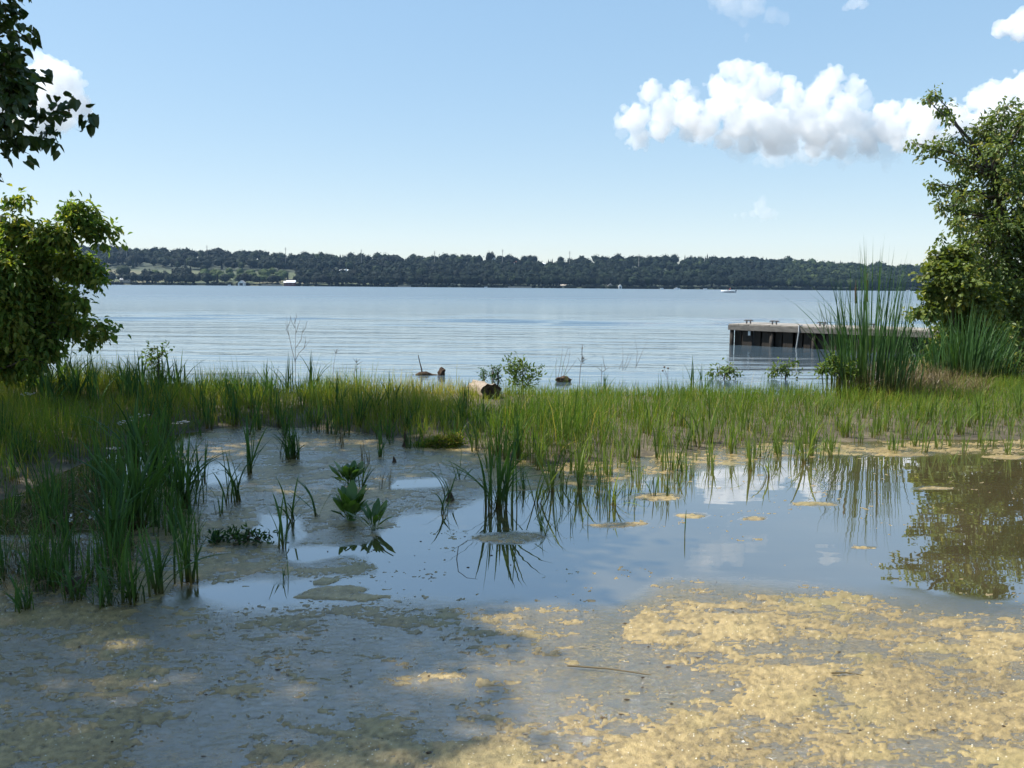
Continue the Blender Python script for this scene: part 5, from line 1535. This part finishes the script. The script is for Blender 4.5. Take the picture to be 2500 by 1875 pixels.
def wall_strip(px0, px1, lab):
    a, b = at(float(px0), 700., 1050.), at(float(px1), 700., 1050.)
    o = MB()
    nseg = 9
    for k in range(nseg):
        o.box(((k + 0.5) / nseg * (b[0] - a[0]), 0.1 * (k % 2), 0.7), ((b[0] - a[0]) / nseg * 0.97, 1.2, 1.6 + 0.2 * (k % 3)))
    o = o.build('sea_wall', M['wall_stone'], None, False, (a[0], 1047.5, 0.1))
    tag(o, lab, 'wall')
wall_strip(972, 1004, 'pale stone sea wall at the far waterline below the farmhouse')
wall_strip(640, 690, 'low stone sea wall at the far waterline beside the boathouses')
wall_strip(1240, 1298, 'low dark stone sea wall at the far waterline under the barns')

def small_boat(lab, px_, py_, dist, L_, cover_):
    b = at(float(px_), float(py_), dist)
    e = empty('moored_boat', (b[0], dist, 0.0))
    tag(e, lab, 'boat')
    w_ = L_ * 0.17
    V = []
    for f in np.linspace(0, 1, 7):
        k = w_ * (1 - max(0, (f - 0.5) * 2) ** 2)
        V += [((f - 0.5) * L_, -k, 1.0 + 0.3 * f), ((f - 0.5) * L_, -k * 0.7, -0.2), ((f - 0.5) * L_, k * 0.7, -0.2), ((f - 0.5) * L_, k, 1.0 + 0.3 * f)]
    Q = [(4 * i + k, 4 * i + (k + 1) % 4, 4 * i + 4 + (k + 1) % 4, 4 * i + 4 + k) for i in range(6) for k in range(4)] + [(0, 3, 2, 1)]
    MB().add(V, Q=Q).build('hull', M['hull'], e)
    if cover_:
        MB().box((-0.05 * L_, 0, 1.6), (L_ * 0.35, w_ * 1.5, 1.0), 0, 0.8).build('cabin', M['hull'], e)
        MB().box((-0.05 * L_, 0, 1.75), (L_ * 0.33, w_ * 1.52, 0.35), 0, 0.9).build('cabin_window', M['glass'], e)
for a in [('white moored boat at the far waterline right of the small boathouse', 1653, 702, 1040, 7.5, True), ('tiny white boat moored at the far waterline left of the motorboat', 1722, 703, 1040, 4.5, False),
          ('tiny pale boat moored between the small boathouse and the moored cabin boat', 1616, 702, 1042, 4, False), ('small white boat on shore beside the white boathouse', 560, 697, 1040, 3.5, False),
          ('little white boat at the far waterline below the barn gable', 1186, 702, 1040, 4, False), ('tiny white boat seen past the cattails at the far waterline', 2218, 709, 1030, 4, False)]:
    small_boat(*a)

M['pole'] = flat_mat('pole', (0.22, 0.20, 0.19), (0.30, 0.28, 0.26), 0.9, 1)
POLES = [(308, 592), (505, 599), (697, 604), (882, 609), (1061, 613), (1227, 609), (1391, 613), (1560, 620)]
for k, (a, c) in enumerate(POLES):
    d_ = 1330.0
    t_ = at(float(a), float(c), d_)
    z0 = float(hill_z(np.array([t_[0]]), np.array([d_]))[0])
    e = empty('utility_pole', (t_[0], d_, z0))
    lab = ['utility pole nearest the yellow-green bush on the hill crest', 'second utility pole on the hill crest from the yellow-green bush', 'utility pole above the red boathouse', 'utility pole above and right of the white farmhouse', 'fifth utility pole on the crest, left of the barns',
           'utility pole standing behind the barn gable', 'utility pole right of the long farm sheds', 'last utility pole on the crest before the hill slopes down'][k]
    tag(e, lab, 'utility pole', 'utility poles along the hill crest')
    H = t_[2] - z0
    MB().tube(np.array([[0, 0, -0.5], [0, 0, H / 2], [0, 0, H]]), [0.45, 0.40, 0.32], 6).build('post', M['pole'], e)
    MB().box((0, 0, H - 1.2), (3.4, 0.25, 0.3)).build('cross_arm', M['pole'], e)
    MB().box((0, 0, H - 3.6), (3.4, 0.25, 0.3)).build('cross_arm', M['pole'], e)

ft_r = np.random.default_rng(99)
def far_tree(label, px_, dist, h_, w_, mat, tint, group=None):
    b = at(float(px_), 690.0, dist)
    z0 = float(hill_z(np.array([b[0]]), np.array([float(dist)]))[0])
    e = empty('far_tree', (b[0], dist, z0), ft_r.uniform(0, 6.28))
    tag(e, label, 'tree', group)
    MB().tube(np.array([[0, 0, -0.3], [0.1, 0, h_ * 0.3], [0, 0, h_ * 0.55]]), [0.4, 0.32, 0.15], 6).build('trunk', M['bark'], e)
    V, T = CROWNS[ft_r.integers(8)]
    me = make_mesh('crown', V * np.array([w_ / 2, w_ / 2, h_ * 0.46]) + [0, 0, h_ * 0.56], T, mat, {'rnd': np.clip(tint + ft_r.normal(0, 0.05, len(V)), 0, 1)})
    link('crown', me, e)
far_tree('largest round tree standing by the cottages on the far shore', 303, 1100, 20, 19, M['forest'], 0.85)
far_tree('small yellow-green tree in the pale field on the far shore', 381, 1130, 11, 12, M['forest_light'], 0.9)
far_tree('dark round tree at the foot of the wood above the pale field', 500, 1190, 14, 14, M['forest'], 0.4)
far_tree('dark tree crowning the ridge beside the barn gable', 1193, 1398, 24, 12, M['forest'], 0.1)
far_tree('second dark tree crowning the ridge by the barn gable', 1200, 1402, 25, 11, M['forest'], 0.1)
for k in range(34):
    px_ = ft_r.uniform(495, 725)
    d_ = ft_r.uniform(1066, 1190)
    far_tree('light green round tree in the loose grove above the boathouses', px_, d_, ft_r.uniform(9, 13.5), ft_r.uniform(11, 15), M['forest_light'], ft_r.uniform(0.1, 0.8), 'grove above the boathouses')
for k in range(7):
    far_tree('dark pointed-topped tree in the clump along the far waterline by the cottages', 350 + k * 19 + ft_r.uniform(-6, 6), ft_r.uniform(1060, 1072), ft_r.uniform(9, 14), ft_r.uniform(8, 12), M['forest'], 0.2, 'dark waterline clump')
# ------------------------------------------------------------------ clouds: closed lumpy bodies of scattering droplets
def cloud_mat(name, dens, an=0.0):
    m, n, l = nm(name)
    v = n.new('ShaderNodeVolumeScatter')
    v.inputs['Color'].default_value = (1, 1, 1, 1)
    v.inputs['Density'].default_value = dens
    v.inputs['Anisotropy'].default_value = an
    o = n.new('ShaderNodeOutputMaterial')
    l.new(v.outputs[0], o.inputs['Volume'])
    return m

def cloud(name, lumps, dist, dens, label, voxel=8.3, kids=24, grand=9, disp=1.0, seed=1, sub=0.34, core=0.94, shred=1.0):
    "lumps: (px, py, radius px) in the photo, set at their true distance"
    r = np.random.default_rng(seed)
    C, Rr = [], []
    s = dist / FPX
    for px, py, rad in lumps:
        c = at(px, py, dist + r.uniform(-1.0, 1.0) * rad * s * 1.3)
        R0 = rad * s * core
        C.append(c); Rr.append(R0)
        for _ in range(kids):
            d = unit(r.normal(size=3) + np.array([0, -0.25, 0.30]))
            r1 = R0 * r.uniform(0.13, sub)
            c1 = c + d * R0 * r.uniform(0.80, 1.02)
            C.append(c1); Rr.append(r1)
            for _ in range(grand):
                d2 = unit(r.normal(size=3) + d + np.array([0, -0.2, 0.2]))
                C.append(c1 + d2 * r1 * r.uniform(0.75, 1.0)); Rr.append(r1 * r.uniform(0.28, 0.5))
    C, Rr = np.array(C), np.array(Rr)
    V, T = ICO1
    VV = (V[None] * Rr[:, None, None] + C[:, None]).reshape(-1, 3)
    TT = (T[None] + (np.arange(len(C)) * len(V))[:, None, None]).reshape(-1, 3)
    org = C.mean(0)
    me = make_mesh(name, VV - org, TT, [])
    o = link(name, me, None, org)
    rm = o.modifiers.new('remesh', 'REMESH')
    rm.mode, rm.voxel_size = 'VOXEL', voxel
    for k, (ns, st) in enumerate(((70, 16), (26, 16), (11, 11))):
        tx = bpy.data.textures.new('puff', 'CLOUDS')
        tx.noise_scale, tx.noise_depth = ns * disp, 3
        dm = o.modifiers.new('puff', 'DISPLACE')
        dm.texture, dm.strength, dm.mid_level = tx, st * disp * shred, 0.5
        dm.texture_coords = 'LOCAL'
    dg = bpy.context.evaluated_depsgraph_get()
    me2 = bpy.data.meshes.new_from_object(o.evaluated_get(dg))
    o.modifiers.clear()
    o.data = me2
    bpy.data.meshes.remove(me)
    me2.materials.clear()
    me2.materials.append(cloud_mat(name, dens))
    tag(o, label, 'cloud')
    return o

def cl(lst, ox=1400, oy=0, k=1 / 2.011):
    return [(ox + a * k, oy + b * k, r * k) for a, b, r in lst]
BIG = [(300, 590, 72), (230, 605, 40), (380, 450, 62), (320, 680, 55), (520, 440, 55), (450, 540, 80), (420, 640, 60), (560, 570, 85), (640, 620, 80), (700, 420, 50), (760, 340, 50), (830, 350, 60), (900, 360, 55),
       (760, 480, 85), (700, 540, 70), (880, 470, 85), (960, 420, 60), (1050, 410, 45), (1080, 480, 65), (820, 600, 100), (920, 600, 110), (1000, 650, 95), (1100, 590, 100), (1190, 500, 75), (1285, 370, 48), (1250, 430, 65),
       (1380, 430, 55), (1330, 520, 75), (1200, 640, 95), (1290, 600, 90), (1380, 610, 80), (1470, 640, 80), (1300, 720, 60), (1440, 715, 60), (850, 720, 50), (740, 690, 55), (1060, 720, 55), (1180, 730, 55), (960, 730, 50), (560, 660, 50)]
BIG2 = [(1510, 560, 55), (1560, 540, 55), (1660, 550, 62), (1560, 640, 85), (1750, 570, 75), (1700, 650, 80), (1850, 560, 60), (1900, 610, 75), (1980, 490, 58), (2050, 430, 45), (2050, 510, 70), (2110, 470, 75), (2200, 420, 65),
        (2260, 480, 100), (2100, 590, 95), (1990, 620, 70), (2250, 620, 100), (2400, 520, 120), (2550, 560, 130), (2700, 600, 110), (2450, 640, 110), (1610, 710, 50), (1800, 690, 55)]
DEN = 0.009
sr_ = np.random.default_rng(17)
def shreds(lst, n):
    "torn scraps round the rim of a heap"
    out = list(lst)
    for _ in range(n):
        x, y, r = lst[sr_.integers(len(lst))]
        a_ = sr_.uniform(0, 6.283)
        out.append((x + math.cos(a_) * r * 1.25, y + math.sin(a_) * r * 1.15, sr_.uniform(8, 20)))
    return out
cloud('cloud', cl(shreds(BIG, 70)), 5200, DEN, 'big white heaped cumulus cloud over the far shore above the dock', seed=3)
cloud('cloud', cl(shreds(BIG2, 40)), 5600, DEN, 'white cumulus cloud passing behind the tall leafy tree by the dock', seed=4, voxel=8.5)
VEIL = [(640, 640, 90), (820, 690, 110), (1000, 700, 120), (1180, 700, 120), (1360, 700, 115), (1540, 700, 100), (450, 600, 80), (330, 560, 70), (1700, 680, 90), (560, 480, 70), (760, 420, 70), (960, 460, 80), (1240, 440, 75), (1420, 500, 70), (240, 640, 40)]
cloud('cloud', cl(VEIL), 5350, 0.0020, 'thin pale veil hanging about the base of the big cumulus', seed=13, voxel=16, kids=14, grand=4, shred=2.2, disp=1.6, core=1.0)
cloud('cloud', [(130, 190, 55), (165, 210, 42), (110, 250, 55), (180, 250, 38), (200, 265, 30), (60, 230, 60), (0, 230, 70), (-80, 240, 70), (150, 290, 40), (90, 310, 45)], 5200, DEN, 'white cloud peeping out behind the hanging poplar branch', seed=8)
cloud('cloud', [(1790, 5, 40), (1840, 15, 34), (1885, 40, 22), (1915, 45, 17), (1815, 60, 12), (1822, 92, 13), (1760, -20, 40)], 3600, 0.0026, 'thin grey wisp of cloud at the top of the sky', voxel=9, seed=5, disp=0.8, shred=1.8)
cloud('cloud', [(2085, 8, 18), (2105, 12, 14), (2065, 20, 10)], 4300, 0.005, 'tiny faint white cloud at the top edge of the sky', voxel=8, seed=6, disp=0.6, shred=1.8)
cloud('cloud', [(2440, 75, 22), (2470, 62, 26), (2510, 50, 32), (2560, 50, 40), (2490, 85, 22)], 4800, 0.014, 'small white cloud at the upper corner over the leafy tree', voxel=9, seed=7, disp=0.7, shred=1.5)
cloud('cloud', [(1855, 505, 20), (1868, 520, 22), (1840, 523, 12), (1815, 525, 9), (1795, 526, 7), (1890, 525, 12), (1862, 488, 10)], 9500, 0.0018, 'small faint grey cloud low in the sky beneath the big cumulus', voxel=11, seed=9, disp=0.9, shred=1.6)
